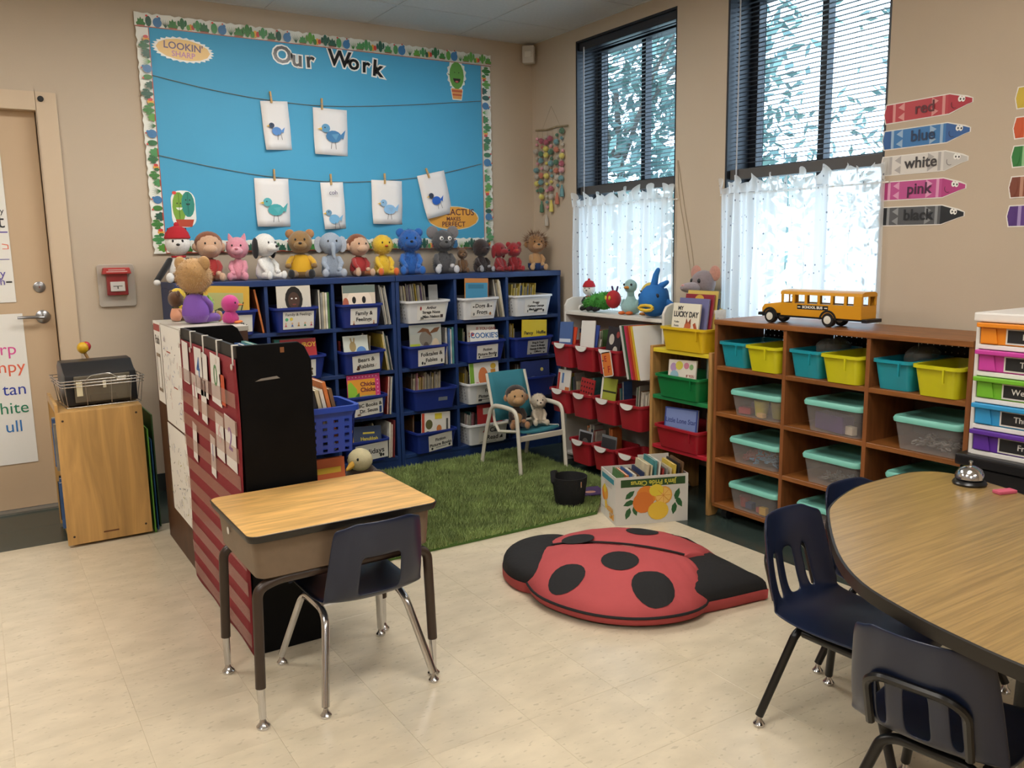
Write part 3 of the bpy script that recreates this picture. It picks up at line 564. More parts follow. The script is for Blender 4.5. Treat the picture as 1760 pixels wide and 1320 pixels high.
def bin_mesh(mb, w, d, h, tp=.87, lip=.010, th=.004, r=.02):
    L = lambda ww, dd, z, rr: [(x, y, z) for x, y in rrect(ww, dd, rr, 4)]
    mb.loft([L(w*tp,d*tp,0,r*.8), L(w,d,h-.012,r), L(w+lip*2,d+lip*2,h-.012,r+lip), L(w+lip*2,d+lip*2,h,r+lip), L(w-th*2,d-th*2,h,r*.9), L(w*tp-th*2,d*tp-th*2,.004,r*.7)]); return mb
def bin_(fr, name, label, w, d, h, col, rough=.4, tp=.87, group=None, r=.02, z=0, mt=None):
    o = thing(name, label, 'bin', mw=fr, group=group); CUR.update(fr=fr, w=w*tp-.012, d=d*tp-.01, n=0)
    bin_mesh(MB(), w, d, h, tp, r=r).build('tub', mt or mat(col, rough, var=.04), o, smooth=True)
    return o
def bin_label(o, d, h, tp, w, hh, items, col='#dedbd3', roll=0, dx=0, dz=0):
    a = math.atan((d/2*(1-tp))/h); zc = h*.47+dz; y = -(d*tp/2+(d/2-d*tp/2)*zc/h)-.0015
    M = basis((1,0,0),(0,-math.sin(a),math.cos(a)),(0,-math.cos(a),-math.sin(a)),(dx, y, zc)) @ Matrix.Rotation(R(roll), 4, 'Z')
    c = MB(M).prism([(-w/2,-hh/2),(w/2,-hh/2),(w/2,hh/2),(-w/2,hh/2)], 0, .0008).build('label_card', mat(col, .6), o); prints(c, items, M @ T(0,0,.0008), 'label_print')
INK = '#2a2a2c'
def lines(*rows, size=.03, z0=None, dy=None):
    dy = dy or size*1.15; n = len(rows); z0 = (n-1)*dy/2 if z0 is None else z0
    return [('txt', r_, 0, z0-i*dy, size, INK, .0006) for i, r_ in enumerate(rows)]
def perforated(mb, M, w, h, nx, nz, hole=.5, th=.003, mi=None):
    """flat sheet with real square holes"""
    cw, ch = w/nx, h/nz; s = MB(M)
    for i in range(nx):
        for j in range(nz):
            x, y = -w/2+cw*i, ch*j; a, b = cw*(1-hole)/2, ch*(1-hole)/2
            O = [(x,y),(x+cw,y),(x+cw,y+ch),(x,y+ch)]; I = [(x+a,y+b),(x+cw-a,y+b),(x+cw-a,y+ch-b),(x+a,y+ch-b)]
            s.add([(p[0],p[1],0) for p in O+I]+[(p[0],p[1],th) for p in I], [(0,1,5,4),(1,2,6,5),(2,3,7,6),(3,0,4,7),(4,5,9,8),(5,6,10,9),(6,7,11,10),(7,4,8,11)])
    n = len(mb.v); mb.v += s.v; mb.f += [tuple(i+n for i in f) for f in s.f]; mb.mi += [mi or 0]*len(s.f)
# ------------------------------------------------------------------ blue bookcases
BLU = mat('#1c3566', .42, var=.10, vs=7); BLU_SHADE = mat('#0f2048', .5, var=.1, vs=7)  # second blue is darker: the shade inside the cubbies is put into its colour
YF = 4.50; ZS = [.085, .345, .605, .87]; ZT = 1.15
def bookcase(x0, x1, divs, label):
    o = thing('bookcase', label, 'bookcase', ((x0+x1)/2, YF, 0)); c = (x0+x1)/2; d = BY-.012-YF
    for x in (x0, x1-.022): MB().box(x-c, 0, 0, x-c+.022, d, ZT-.032).build('side_panel', BLU, o, bevel=.002, seg=1)
    MB().box(x0-c, -.006, ZT-.032, x1-c, d, ZT).build('top', BLU, o, bevel=.003)
    MB().box(x0-c+.022, d-.01, .0, x1-c-.022, d, ZT-.032).build('back_panel', BLU_SHADE, o)
    MB().box(x0-c+.022, .004, 0, x1-c-.022, .022, ZS[0]-.022).build('plinth', BLU, o)
    for z in ZS: MB().box(x0-c+.022, .0, z-.022, x1-c-.022, d-.01, z).build('shelf', BLU, o, bevel=.002, seg=1)
    for i, z in enumerate(ZS):
        zt = (ZS+[ZT-.01])[i+1]-.022
        for xd in divs: MB().box(xd-c-.009, .002, z, xd-c+.009, d-.01, zt).build('divider', BLU, o)
    return o
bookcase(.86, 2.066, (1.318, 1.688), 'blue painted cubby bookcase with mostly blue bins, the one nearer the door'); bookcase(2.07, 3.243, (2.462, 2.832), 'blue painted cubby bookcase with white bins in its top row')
BB = '#1c2f7c'; WB = '#d6d7d8'
def shelf_bin(cx, row, col, w, txt, label, books, seed, size=.03, h=.132, roll=0, extra=[], hr=(.17,.215), lw=None, lab='#dedbd3', d=.33, pal=None, tilt_z=0, dx=.01, lh=.085, lean=(-4,9), y=None, n=99):
    fr = T(cx, (4.615 if y is None else y), ZS[row]+.001) @ Matrix.Rotation(R(tilt_z), 4, 'Z'); wh = 'in the '+label.replace('book bin','bin').replace('white pierced','white')
    if len(wh.split()) > 12: wh = wh.split(' on the ')[0]
    o = bin_(fr, 'book_bin', label, w, d, h, BB if col == 'b' else WB, .4)
    if col == 'w':   # pierced side
        mb = MB(); a = math.atan((w/2*(1-.87))/h)
        for i in range(7):
            for j in range(5):
                zz = .03+j*.02; yy = -d*.33+i*d*.11; xx = -(w*.87/2+(w/2-w*.87/2)*zz/h)-.0012; mb.add([(xx,yy-.005,zz-.005),(xx,yy+.005,zz-.005),(xx-.001,yy+.005,zz+.005),(xx-.001,yy-.005,zz+.005)], [(0,1,2,3)])
        tag(mb.build('holes', mat('#8e9092', .6), o), kind='stuff')
    if txt or extra: bin_label(o, d, h, .87, lw or min(.17, w*.55), lh, lines(*txt, size=size, z0=None)+extra, lab, roll, dx)
    if books:
        lean = (max(-5, min(5, sum(lean)/2)),)*2; s_ = max(0, math.sin(R(lean[0])))*.13
        fill(fr, max(books[0], -w*.435+.02), min(books[1], w*.435-.012-s_), .045, .006, n, hr, (.13,.15), wh, 'books '+wh, seed, pal=pal, lean=lean)
    return fr, wh
dot = lambda x, y, s, c: ('e', x, y, s, s, c)
def doodles(cs, y=-.03, w=.07): return [q for i, c in enumerate(cs) for q in (('e',-w+2*w*i/max(1,len(cs)-1),y+.006,.005,.006,'#d9b493'),('p',[(-w+2*w*i/max(1,len(cs)-1)-.007,y-.011),(-w+2*w*i/max(1,len(cs)-1)+.007,y-.011),(-w+2*w*i/max(1,len(cs)-1),y+.003)],c))]
def shelf_face(*a, **k): return face_book(*a, shelf=True, **k)
# row 4 (top), nearer-door bookcase
f, wh = shelf_bin(1.10, 3, 'b', .30, ['Dinosaurs'], 'blue book bin labelled Dinosaurs on the top shelf', None, 1, .026, lw=.19, dx=.03, lh=.09, extra=[('e',.045,-.025,.016,.008,'#2c2c34'),('l',.055,-.022,.066,-.004,.004,'#2c2c34'),('e',-.005,-.025,.013,.007,'#6a5a8a'),('l',.004,-.022,.01,-.006,.003,'#6a5a8a')])
shelf_face(f, .03, -.100, .04, .235, .235, .006, '#cda43c', [('r',-.095,-.085,.085,.08,'#a9a86a'),('r',-.095,-.085,.085,-.03,'#5f5c38'),('e',-.02,-.01,.03,.010,'#3a3a26'),('l',.005,-.005,.02,.04,.006,'#3a3a26'),('e',.05,-.03,.028,.010,'#3a3a26'),('l',.07,-.025,.085,.03,.006,'#3a3a26'),('l',-.05,-.01,-.085,-.03,.004,'#3a3a26')], 'yellow bordered picture book with long-necked dinosaurs leaning in the Dinosaurs bin', 10, -7)
shelf_face(f, -.02, -.010, .04, .2, .245, .006, '#8c2f3c', None, 'dark red book leaning behind the yellow dinosaur book', 8, -6)
book(T(1.299, 4.62, ZS[3]), 0, 0, 0, .010, .2, .235, 'orange', -9, 'leaning beside the Dinosaurs bin', 'books leaning beside bins')
f, wh = shelf_bin(1.463, 3, 'b', .235, [], 'blue book bin labelled Family & Feelings with drawn children on the card on the top shelf', None, 2, lw=.17, dx=.01, lh=.095, extra=[('txt','Family & Feelings',0,.032,.021,INK),('e',-.065,.006,.009,.009,'#58b07c'),('e',-.04,.008,.009,.009,'#d9c24c')]+doodles(['#c05a6a','#4a6ab0','#b0843c','#3a8a6a','#b04a6a'], -.022, .07))
shelf_face(f, -.005, -.110, .04, .21, .215, .007, '#cfc8ba', [('e',0,.035,.055,.07,'#1c1815'),('e',0,.03,.036,.045,'#4a342a'),('p',[(-.1,-.1),(.1,-.1),(.08,0),(.03,-.05),(-.03,-.05),(-.08,0)],'#e6e2da'),('e',-.013,.04,.006,.004,'#f0ece4'),('e',.013,.04,.006,.004,'#f0ece4'),('e',0,.008,.012,.004,'#7a3f3a'),('r',-.05,-.075,.05,-.06,'#c08a4a')], 'pale picture book with a dark-haired face on its cover in the top shelf bin', 12)
fill(T(1.66, 4.62, ZS[3]), -.055, .018, 0, 0, 6, (.2,.225), (.2,.23), 'standing between the two Family & Feelings bins', 'books between the Family & Feelings bins', 5, lean=(0,0), pal=['cream','green','yellow','white','cream','grey'], tr=(.007,.013))
f, wh = shelf_bin(1.838, 3, 'b', .245, ['Family &','Feelings'], 'blue book bin with a bold Family & Feelings card on the top shelf', None, 3, .03, lw=.16, dx=.012, lh=.092, extra=doodles(['#7a3f33','#8a5a4a'], -.036, .06)[:4])
shelf_face(f, -.01, -.110, .04, .215, .205, .007, '#d8c9b4', [('e',0,-.005,.085,.1,'#ead9c6'),('r',-.107,.06,.107,.102,'#6f7c74'),('e',-.035,.02,.013,.02,'#201a18'),('e',.03,.02,.013,.02,'#201a18'),('e',-.09,.0,.02,.035,'#b0604a'),('l',-.02,-.03,.02,-.03,.006,'#8a4a3a')], 'picture book with a wide-eyed pale face on its cover in the bold Family & Feelings bin', 10)
fill(T(2.0, 4.62, ZS[3]), .0, .042, 0, 0, 4, (.21,.235), (.2,.23), 'leaning beside the bold Family & Feelings bin', 'books leaning at the end of the top shelf', 6, lean=(-8,-8), pal=['grey','white','cream','grey'], tr=(.006,.010))
# row 3
f, wh = shelf_bin(1.475, 2, 'b', .27, [' '], 'blue book bin holding the red book on the second shelf', None, 5, lw=.16, dx=.0, lh=.095, extra=[('p',[(.05,-.04),(.065,-.04),(.058,-.01)],'#5a4a2a'),('e',.058,-.005,.006,.007,'#5a4a2a')])
shelf_face(f, .02, -.120, .04, .2, .19, .008, '#a8282c', [('txt','CORDUROY',.0,.06,.035,'#e6b33c',.001)], 'red picture book titled in yellow capitals in the second shelf bin', 10)
shelf_face(f, -.0, -.070, .04, .22, .215, .008, '#58b0a4', None, 'turquoise book standing behind the red titled book', 8); shelf_face(f, -.01, -.030, .04, .22, .235, .012, '#7d8a6a', None, 'dull green book at the back of the red book bin', 6)
f, wh = shelf_bin(1.842, 2, 'b', .25, ['Bears &','Rabbits'], 'blue book bin labelled Bears & Rabbits on the second shelf', (.035,.105), 6, .032, lw=.165, dx=.01, lh=.095, roll=4, extra=[('e',-.05,-.03,.011,.008,'#5a3626'),('e',-.05,-.018,.007,.007,'#5a3626'),('l',.05,-.03,.062,-.012,.004,'#c9b8ae')], pal=['white','red','cream','yellow','brown'], hr=(.19,.215))
shelf_face(f, -.03, -.120, .04, .15, .185, .006, '#cdd2c6', [('e',.03,-.0,.03,.03,'#5a86c0'),('e',-.02,.03,.02,.03,'#a08a5c'),('l',-.025,.05,-.03,.08,.008,'#a08a5c'),('l',-.012,.05,-.008,.08,.008,'#a08a5c')], 'pale book with a rabbit on the cover in the Bears & Rabbits bin', 9)
book(f, -.098, .03, .006, .012, .13, .175, 'red', 0, wh, 'books '+wh)
fill(T(2.0, 4.62, ZS[2]), .0, .042, 0, 0, 5, (.2,.235), (.2,.23), 'leaning beside the Bears & Rabbits bin', 'books leaning beside the Bears & Rabbits bin', 9, lean=(-8,-8), pal=['yellow','dark green','green','dark green','grey'], tr=(.006,.010))
# row 2
f, wh = shelf_bin(1.842, 1, 'b', .25, ['ABC Books &','Dr. Seuss'], 'blue book bin labelled ABC Books & Dr. Seuss on the third shelf', (-.12,-.085), 8, .029, lw=.175, dx=.012, lh=.09, roll=4, extra=[('r',.065,-.04,.08,.0,'#2c4a80'),('e',-.06,-.034,.011,.006,'#8a6a5a')], pal=['white','grey','pink'])
shelf_face(f, -.015, -.130, .04, .205, .225, .007, '#d1437e', [('r',-.1,-.11,.072,.085,'#e09a35'),('p',[(-.1,-.11),(-.03,-.11),(-.045,.03),(-.08,.075),(-.1,.06)],'#8fbf3a'),('p',[(-.085,-.11),(-.01,-.11),(-.01,-.05),(-.025,-.045),(-.03,.01),(-.055,-.01),(-.06,-.05),(-.085,-.07)],'#3f7a3c'),('txt','Chicka',.025,.055,.034,'#6e2a3a',.001),('txt','Chicka',.025,.022,.034,'#6e2a3a',.001),('r',-.02,-.028,.066,-.01,'#a8ad62'),('r',-.02,-.055,.066,-.038,'#a8ad62')]+[dot(-.09+.021*i,.099,.004,'#eab0c6') for i in range(9)]+[dot(.086,.075-.022*i,.004,'#eab0c6') for i in range(8)], 'pink bordered orange picture book titled Chicka Chicka in the alphabet bin', 9)
fill(T(2.0, 4.60, ZS[1]), -.018, .022, 0, 0, 5, (.2,.235), (.2,.23), 'leaning beside the ABC Books bin', 'books leaning beside the ABC Books bin', 12, lean=(4.5,4.5), pal=['red','grey','blue','white','black'], tr=(.008,.013))
# row 1
f, wh = shelf_bin(1.842, 0, 'b', .25, ['Holidays'], 'blue book bin labelled Holidays on the bottom shelf', (-.125,-.07), 14, .045, lw=.2, dx=.02, lh=.1, roll=4, extra=[('e',.055,-.03,.008,.012,'#2a2a2a'),('e',.07,-.032,.006,.009,'#2a2a2a')], pal=['white','cream','brown'])
shelf_face(f, .0, -.130, .04, .2, .17, .008, '#33415c', [('r',-.1,-.085,-.082,.085,'#c79a35'),('r',-.02,.04,.055,.05,'#c9b84a'),('txt','Hanukkah',.02,.012,.028,'#c9b84a',.0006)], 'dark grey picture book with yellow title in the Holidays bin', 9, -4)
fill(f, .062, .1, .045, .006, 3, (.17,.2), (.13,.15), wh, 'books '+wh, 15, pal=['white','red','cream','dark red'])
fill(T(2.0, 4.6, ZS[0]), -.018, .03, 0, 0, 5, (.19,.232), (.2,.23), 'leaning beside the Holidays bin', 'books leaning beside the Holidays bin', 16, lean=(3,3), pal=['cream','red','dark red','white'], tr=(.008,.014))
# other bookcase: top row
f, wh = shelf_bin(2.255, 3, 'w', .28, ['Arthur','Strega Nona','Miss Nelson'], 'white pierced book bin labelled Arthur, Strega Nona, Miss Nelson on the top shelf', (-.11,.07), 21, .023, lw=.185, dx=.02, lh=.088, extra=[('e',-.07,.025,.006,.012,'#a03a3a'),('r',.06,-.035,.078,-.016,'#4a3a3a'),('r',-.07,-.04,-.05,-.026,'#6a6a62')], hr=(.19,.225), pal=['white','cream','white','yellow','grey','purple','cream'], lean=(-8,-3))
shelf_face(f, .08, -.08, .04, .06, .188, .006, '#8f8f8c', None, 'grey paper folder leaning in the Arthur bin', 4)
f, wh = shelf_bin(2.612, 3, 'w', .25, ['Dogs &','Frogs'], 'white pierced book bin labelled Dogs & Frogs on the top shelf', None, 22, .034, lw=.16, dx=.012, lh=.09, extra=[('e',-.062,.015,.007,.004,INK),('e',.062,.015,.007,.004,INK),('e',-.058,-.03,.006,.009,'#6a6a6a'),('e',.058,-.03,.007,.010,'#a06a3a')])
shelf_face(f, -.03, -.120, .04, .165, .215, .006, '#b8793c', [('r',-.078,-.09,.078,.08,'#3f86a8'),('e',.03,-.035,.02,.014,'#b8483a'),('r',-.06,.045,.05,.07,'#2f6f8c')], 'orange bordered blue picture book in the Dogs & Frogs bin', 9, -2)
book(f, .094, .02, .006, .012, .18, .225, 'dark red', 4, wh, 'books '+wh); book(f, .08, .02, .006, .008, .18, .225, 'pink', 4, wh, 'books '+wh)
fill(T(2.775, 4.62, ZS[3]), -.003, .045, 0, 0, 4, (.2,.24), (.2,.23), 'leaning beside the Dogs & Frogs bin', 'books leaning beside the Dogs & Frogs bin', 23, lean=(-8,-8), pal=['grey','white','grey','cream'], tr=(.007,.012))
f, wh = shelf_bin(3.0, 3, 'w', .28, ['Froggy','Curious George','Black Lagoon'], 'white pierced book bin labelled Froggy, Curious George, Black Lagoon on the top shelf', (-.1,.11), 24, .019, lw=.17, dx=.02, lh=.09, extra=[('e',-.06,-.032,.004,.009,INK),('r',-.012,-.038,.012,-.026,INK),('e',.06,-.032,.006,.009,INK)], pal=['yellow','yellow','cream','blue','yellow'], hr=(.165,.195), lean=(12,20))
# row 3
f, wh = shelf_bin(2.247, 2, 'b', .26, ['Folktales &','Fables'], 'blue book bin labelled Folktales & Fables on the second shelf', (-.13,-.09), 31, .032, lw=.175, dx=.02, lh=.1, roll=3, extra=[('e',-.06,-.032,.006,.010,INK),('e',-.045,-.036,.005,.008,INK),('e',.068,-.03,.005,.012,INK)], pal=['cream','grey','green'])
shelf_face(f, -.02, -.130, .04, .215, .24, .008, '#a8aaa0', [('r',-.107,-.12,-.04,.0,'#a9b83a'),('r',-.107,.06,.107,.12,'#a2a6a0'),('e',.0,.03,.045,.05,'#7a746a'),('e',.065,-.03,.028,.06,'#c9b79c'),('p',[(-.06,.07),(.0,.075),(.04,.04),(.02,.09),(-.02,.1)],'#6a4428'),('p',[(.02,.06),(.08,.07),(.1,.1),(.06,.095)],'#6a4428'),('e',.0,-.03,.02,.04,'#544a42'),('r',.03,-.12,.107,-.07,'#8a5236')], 'picture book with two horned goats on the cover in the Folktales bin', 8)
fill(T(2.425, 4.62, ZS[2]), -.03, .026, 0, 0, 7, (.2,.235), (.2,.23), 'standing between the Folktales and Fiction bins', 'books between the Folktales and Fiction bins', 33, lean=(0,0), pal=['cream','brown','white','teal','blue','white','grey'], tr=(.008,.013), spine=1)
f, wh = shelf_bin(2.645, 2, 'b', .275, ['Fiction','Picture Books'], 'blue book bin labelled Fiction Picture Books on the second shelf', (-.12,-.07), 34, .024, lw=.15, dx=.01, lh=.085, roll=2, extra=[('r',-.035,-.034,.035,-.03,'#6a6a6a'),('e',-.058,-.03,.005,.008,INK),('e',.058,-.03,.006,.009,INK)], pal=['grey','green','cream'])
shelf_face(f, .01, -.098, .04, .2, .19, .007, '#dcd6c8', [('txt','IF YOU GIVE',.035,.07,.026,'#b0483a',.0004),('txt','A PIG',.04,.04,.026,'#b0483a',.0004),('e',-.07,.04,.02,.012,'#d08a5a'),('l',-.09,.02,-.03,.05,.008,'#c8804a')], 'white picture book with red hand lettering in the second shelf Fiction bin', 9, -5)
shelf_face(f, .02, -.145, .04, .2, .16, .006, '#e2ded4', [('txt',"COOKIE'S",.0,.045,.045,'#3a6a9c',.001),('e',-.085,.055,.012,.012,'#b03a32')], "white picture book reading COOKIE'S in blue capitals in front of the red lettered book", 9, -2)
book(T(2.812, 4.60, ZS[2]), 0, 0, 0, .006, .18, .15, 'black', -4, 'leaning in the gap beside the second shelf Fiction bin', 'books leaning beside bins')
f, wh = shelf_bin(3.0, 2, 'b', .29, ['Frog & Toad','Henry & Mudge','George & Martha','Clifford'], 'blue book bin labelled with four story names on the second shelf', (-.12,-.06), 35, .017, lw=.155, dx=.03, lh=.09, lab='#a9a8a6', extra=[('e',-.05,-.038,.006,.004,INK),('e',.05,-.036,.006,.005,INK)], pal=['cream','grey','yellow','brown'])
shelf_face(f, .03, -.130, .04, .19, .2, .007, '#d2b92e', [('e',-.04,-.06,.04,.035,'#1a1a1c'),('e',.05,-.05,.042,.038,'#1a1a1c'),('txt','Fancy',-.045,.015,.03,INK,.0006),('txt','Huffie',.05,.02,.03,INK,.0006)], 'bright yellow picture book with black shapes in the four story names bin', 9, -3)
# row 2
f, wh = shelf_bin(2.285, 1, 'b', .29, [], 'blue book bin with a small blank grey card on the third shelf', (-.12,.11), 41, extra=[('r',.05,.05,.051,.051,'#777a80')], pal=['cream','cream','white','grey','brown','cream','yellow','pink'], hr=(.17,.21), lw=.06, lab='#6f7684', lh=.022, dx=.05)
f, wh = shelf_bin(2.65, 1, 'w', .29, ['Fiction','Picture Books'], 'white pierced book bin labelled Fiction Picture Books on the third shelf', (-.12,-.06), 42, .03, lw=.2, dx=.02, lh=.11, extra=[('r',-.07,-.04,.06,-.036,'#6a6a6a'),('r',-.085,-.048,-.06,-.034,INK)], pal=['cream','green','yellow'])
shelf_face(f, .0, -.130, .04, .21, .22, .007, '#dfdad0', [('r',-.105,-.11,-.075,.11,'#7aa63c'),('e',-.01,.02,.035,.06,'#cf7a48'),('e',-.055,-.04,.02,.03,'#c0508a'),('r',.045,-.05,.08,.06,'#c88c3e'),('e',.065,.08,.02,.018,'#d0aa3c')], 'white picture book with orange and pink figures in the third shelf white bin', 9, 2)
book(f, .112, .03, .006, .014, .16, .22, 'grey', 2, wh, 'books '+wh)
f, wh = shelf_bin(3.02, 1, 'b', .29, [], 'blue book bin in the corner cubby behind the teal chair', (-.1,.02), 43, pal=['brown','teal','white','black'], lean=(10,18)); shelf_face(f, .03, -.150, .04, .22, .2, .008, '#27356a', [('e',-.02,-.02,.03,.02,'#6a7a9c'),('e',.05,.04,.012,.012,'#c9bd6a')], 'dark blue picture book behind the teal chair', 8)
# row 1
f, wh = shelf_bin(2.275, 0, 'b', .275, ['Fiction','Picture Books'], 'blue book bin labelled Fiction Picture Books on the bottom shelf', (-.12,-.08), 51, .027, lw=.165, dx=.025, lh=.1, roll=6, extra=[('r',-.035,-.036,.04,-.032,'#6a6a6a'),('e',-.06,-.036,.007,.008,INK),('e',.062,-.034,.007,.009,INK)], pal=['brown','brown','orange'], tilt_z=4)
shelf_face(f, .02, -.130, .04, .2, .2, .008, '#dcd8cc', [('r',-.1,-.1,-.082,.1,'#b8452f'),('e',-.05,.03,.025,.03,'#5a5a34'),('e',-.06,-.03,.02,.02,'#3c4432'),('e',.02,.0,.018,.024,'#c67a3c'),('e',.04,-.06,.012,.012,'#4a8a4a'),('r',-.01,.06,.04,.095,'#d6c33c'),('r',.07,-.06,.085,.06,'#5a5a56')], 'tilted white picture book with animals in the bottom shelf Fiction bin', 9, -9)
fill(f, .09, .112, .045, .006, 2, (.17,.2), (.13,.15), wh, 'books '+wh, 52, pal=['cream','white'])
f, wh = shelf_bin(2.65, 0, 'w', .29, ['I Can','Read'], 'white pierced book bin labelled I Can Read on the bottom shelf', (-.12,-.03), 53, .042, lw=.2, dx=.03, lh=.11, extra=[('p',[(-.075,.015),(-.05,.015),(-.062,.035)],'#a03a30'),('p',[(.05,-.035),(.075,-.035),(.07,-.01)],INK),('r',-.09,-.05,.03,-.047,'#6a6a6a')], pal=['teal','pink','white','dark red','grey'], hr=(.155,.18))
shelf_face(f, .05, -.130, .04, .18, .215, .007, '#a02c2c', [('r',-.05,.045,.01,.085,'#b9b2a2'),('l',.0,-.01,.03,-.04,.004,'#c9a13c')], 'red picture book with a barcode in the I Can Read bin', 9)
# ------------------------------------------------------------------ plush toys
def plush(label, loc, h, rotz=0, body='#888888', head=None, limb=None, hand=None, muzzle=None, belly=None, ear='round', earc=None, eye='#15151a', white_eye=False, nose='#1c1816', shirt=None, pants=None, fur=0, name='plush_toy', hs=1, arm=None, long_muzzle=0, trunk=False, beak=None, hair=None, cap=None, wide=1, lean=0, foot=None, eyes_up=False, tail=None, turn=0, legs=True, neck=None, fluff=None, hood=None):
    hs *= 1.28; wide *= 1.15; h *= .97; loc = (loc[0], loc[1], loc[2]+.001); head = head or body; limb = limb or body; hand = hand or limb; foot = foot or hand; earc = earc or head; pl = lambda c: mat(c, .92, var=.10, vs=40, bump=.35, bs=420, sheen=.35)
    t = thing(name, label, 'plush toy', loc, rotz, 'plush toys'); t.scale = (h, h, h); t.rotation_euler = (0, R(lean), rotz)
    b = MB().loft([[(wide*rx*math.cos(2*PI*i/14), ry*math.sin(2*PI*i/14)+y, z) for i in range(14)] for rx, ry, y, z in ((.07,.07,0,.0),(.17,.15,0,.02),(.215,.19,0,.12),(.20,.175,0,.26),(.155,.14,.0,.40),(.10,.10,0,.50),(.05,.05,0,.54))]).build('body', pl(body), t, smooth=True, ang=180)
    if belly: MB().ell((0,-.115,.22), (.135*wide,.085,.17), 14, 9).build('belly', pl(belly), t, smooth=True)
    if shirt: MB().loft([[(wide*rx*math.cos(2*PI*i/14), ry*math.sin(2*PI*i/14), z) for i in range(14)] for rx, ry, z in ((.218,.195,.14),(.222,.198,.2),(.212,.188,.28),(.172,.155,.41),(.115,.115,.50))], False, False).build('shirt', mat(shirt, .85, bump=.2, bs=200), t, smooth=True)
    if pants: MB().loft([[(wide*rx*math.cos(2*PI*i/14), ry*math.sin(2*PI*i/14), z) for i in range(14)] for rx, ry, z in ((.08,.08,-.0),(.178,.158,.012),(.224,.2,.10),(.226,.202,.22))], True, False).build('pants', mat(pants, .85, bump=.2, bs=200), t, smooth=True)
    hz = .54+.2*hs; hr = (.215*hs, .195*hs, .21*hs); hp = bpy.data.objects.new('head', None)
    q = MB(Matrix.Translation((0,-.02,hz)) @ Matrix.Rotation(R(turn), 4, 'Z')); M = q.M
    hd = q.loft([[(hr[0]*k*math.cos(2*PI*i/16), hr[1]*k*math.sin(2*PI*i/16)-y, hr[2]*z) for i in range(16)] for k, y, z in ((.15,0,-1),(.55,0,-.88),(.88,.01,-.52),(1.02,.015,-.1),(.97,.005,.3),(.75,0,.68),(.42,0,.92),(.12,0,1))]).build('head', pl(head), t, smooth=True, ang=180)
    if muzzle: MB(M).ell((0,-hr[1]*.8-long_muzzle*.12,-.055*hs), (.12*hs,(.095+long_muzzle*.17)*hs,.085*hs), 14, 9).build('muzzle', pl(muzzle), hd, smooth=True)
    my = -hr[1]*.8-.09*hs-long_muzzle*.29*hs
    if nose and not beak and not trunk: MB(M).ell((0,my-.0,-.02*hs), (.034*hs,.022*hs,.024*hs), 10, 6).build('nose', mat(nose, .35), hd, smooth=True)
    if trunk: MB(M).limb([(0,-hr[1]*.9,-.02),(0,-hr[1]*1.25,-.10),(0,-hr[1]*1.3,-.24),(.01,-hr[1]*1.35,-.34)], [.062,.055,.044,.034]).build('trunk', pl(head), hd, smooth=True)
    if beak: MB(M).loft([[(.055*k*math.cos(2*PI*i/10),-hr[1]*.86-y,-.03+.035*k*math.sin(2*PI*i/10)) for i in range(10)] for k, y in ((1,0),(.85,.05),(.5,.1),(.1,.135))]).build('beak', mat(beak, .8), hd, smooth=True)
    for s in (-1, 1):
        ez = .045*hs if not eyes_up else hr[2]*.98; ey = -hr[1]*.93 if not eyes_up else -.07; ex = s*(.08*hs if not eyes_up else .062)
        e = MB(M)
        if white_eye:
            w = MB(M).ell((ex,ey,ez), (.052,.04,.056), 12, 8).build('eye', mat('#ecebe6', .25), hd, smooth=True); MB(M).ell((ex,ey-.034,ez), (.02,.012,.024), 10, 6).build('pupil', mat('#111111', .2), w, smooth=True)
        else: e.ell((ex,ey,ez), (.022,.014,.03), 10, 6).build('eye', mat(eye, .2), hd, smooth=True)
        ek = pl(earc)
        if ear == 'round': MB(M).ell((s*hr[0]*.82,0.02,hr[2]*.72), (.085*hs,.035*hs,.085*hs), 12, 8).build('ear', ek, hd, smooth=True)
        elif ear == 'side': MB(M).ell((s*hr[0]*1.0,0.02,-.02), (.06*hs,.035*hs,.075*hs), 12, 8).build('ear', ek, hd, smooth=True)
        elif ear == 'big': MB(M).ell((s*hr[0]*.95,0.03,hr[2]*.78), (.12*hs,.03*hs,.125*hs), 14, 9).build('ear', ek, hd, smooth=True)
        elif ear == 'flop': MB(M).ell((s*hr[0]*.98,0.03,-.07), (.05*hs,.075*hs,.19*hs), 12, 9, rot=None).build('ear', ek, hd, smooth=True)
        elif ear == 'point': MB(M).loft([[(s*hr[0]*.5+.06*hs*k*math.cos(2*PI*i/10)+s*o_,.02+.03*hs*k*math.sin(2*PI*i/10),z*hs) for i in range(10)] for k, o_, z in ((1,0,.14),(.8,.02,.2),(.15,.05,.28))]).build('ear', ek, hd, smooth=True)
        elif ear == 'elephant': MB(M).loft([[(s*(hr[0]*.85+u_),.03-.03*math.sin(u_*9)+y_,.04+.14*k*math.sin(2*PI*i/12)-u_*.2) if False else (s*(hr[0]*.75+.075+.11*k*math.cos(2*PI*i/12)),.03+y_,-.02+.19*k*math.sin(2*PI*i/12)) for i in range(12)] for k, y_, u_ in ((.5,-.02,0),(1,-.012,0),(1,.012,0),(.5,.02,0))]).build('ear', ek, hd, smooth=True)
        A = arm or [(.145,-.04,.43),(.18,-.14,.32),(.13,-.20,.21)]
        A = A if not isinstance(A, dict) else A[s]
        a = MB().limb([(s*x*wide, y, z) for x, y, z in A], [.066,.062,.058]).build('arm', pl(shirt if shirt and not pants else limb), t, smooth=True); p = A[-1]
        MB().ell((s*p[0]*wide,p[1]-.03,p[2]-.03), (.066,.062,.06), 12, 8).build('hand', pl(hand), a, smooth=True)
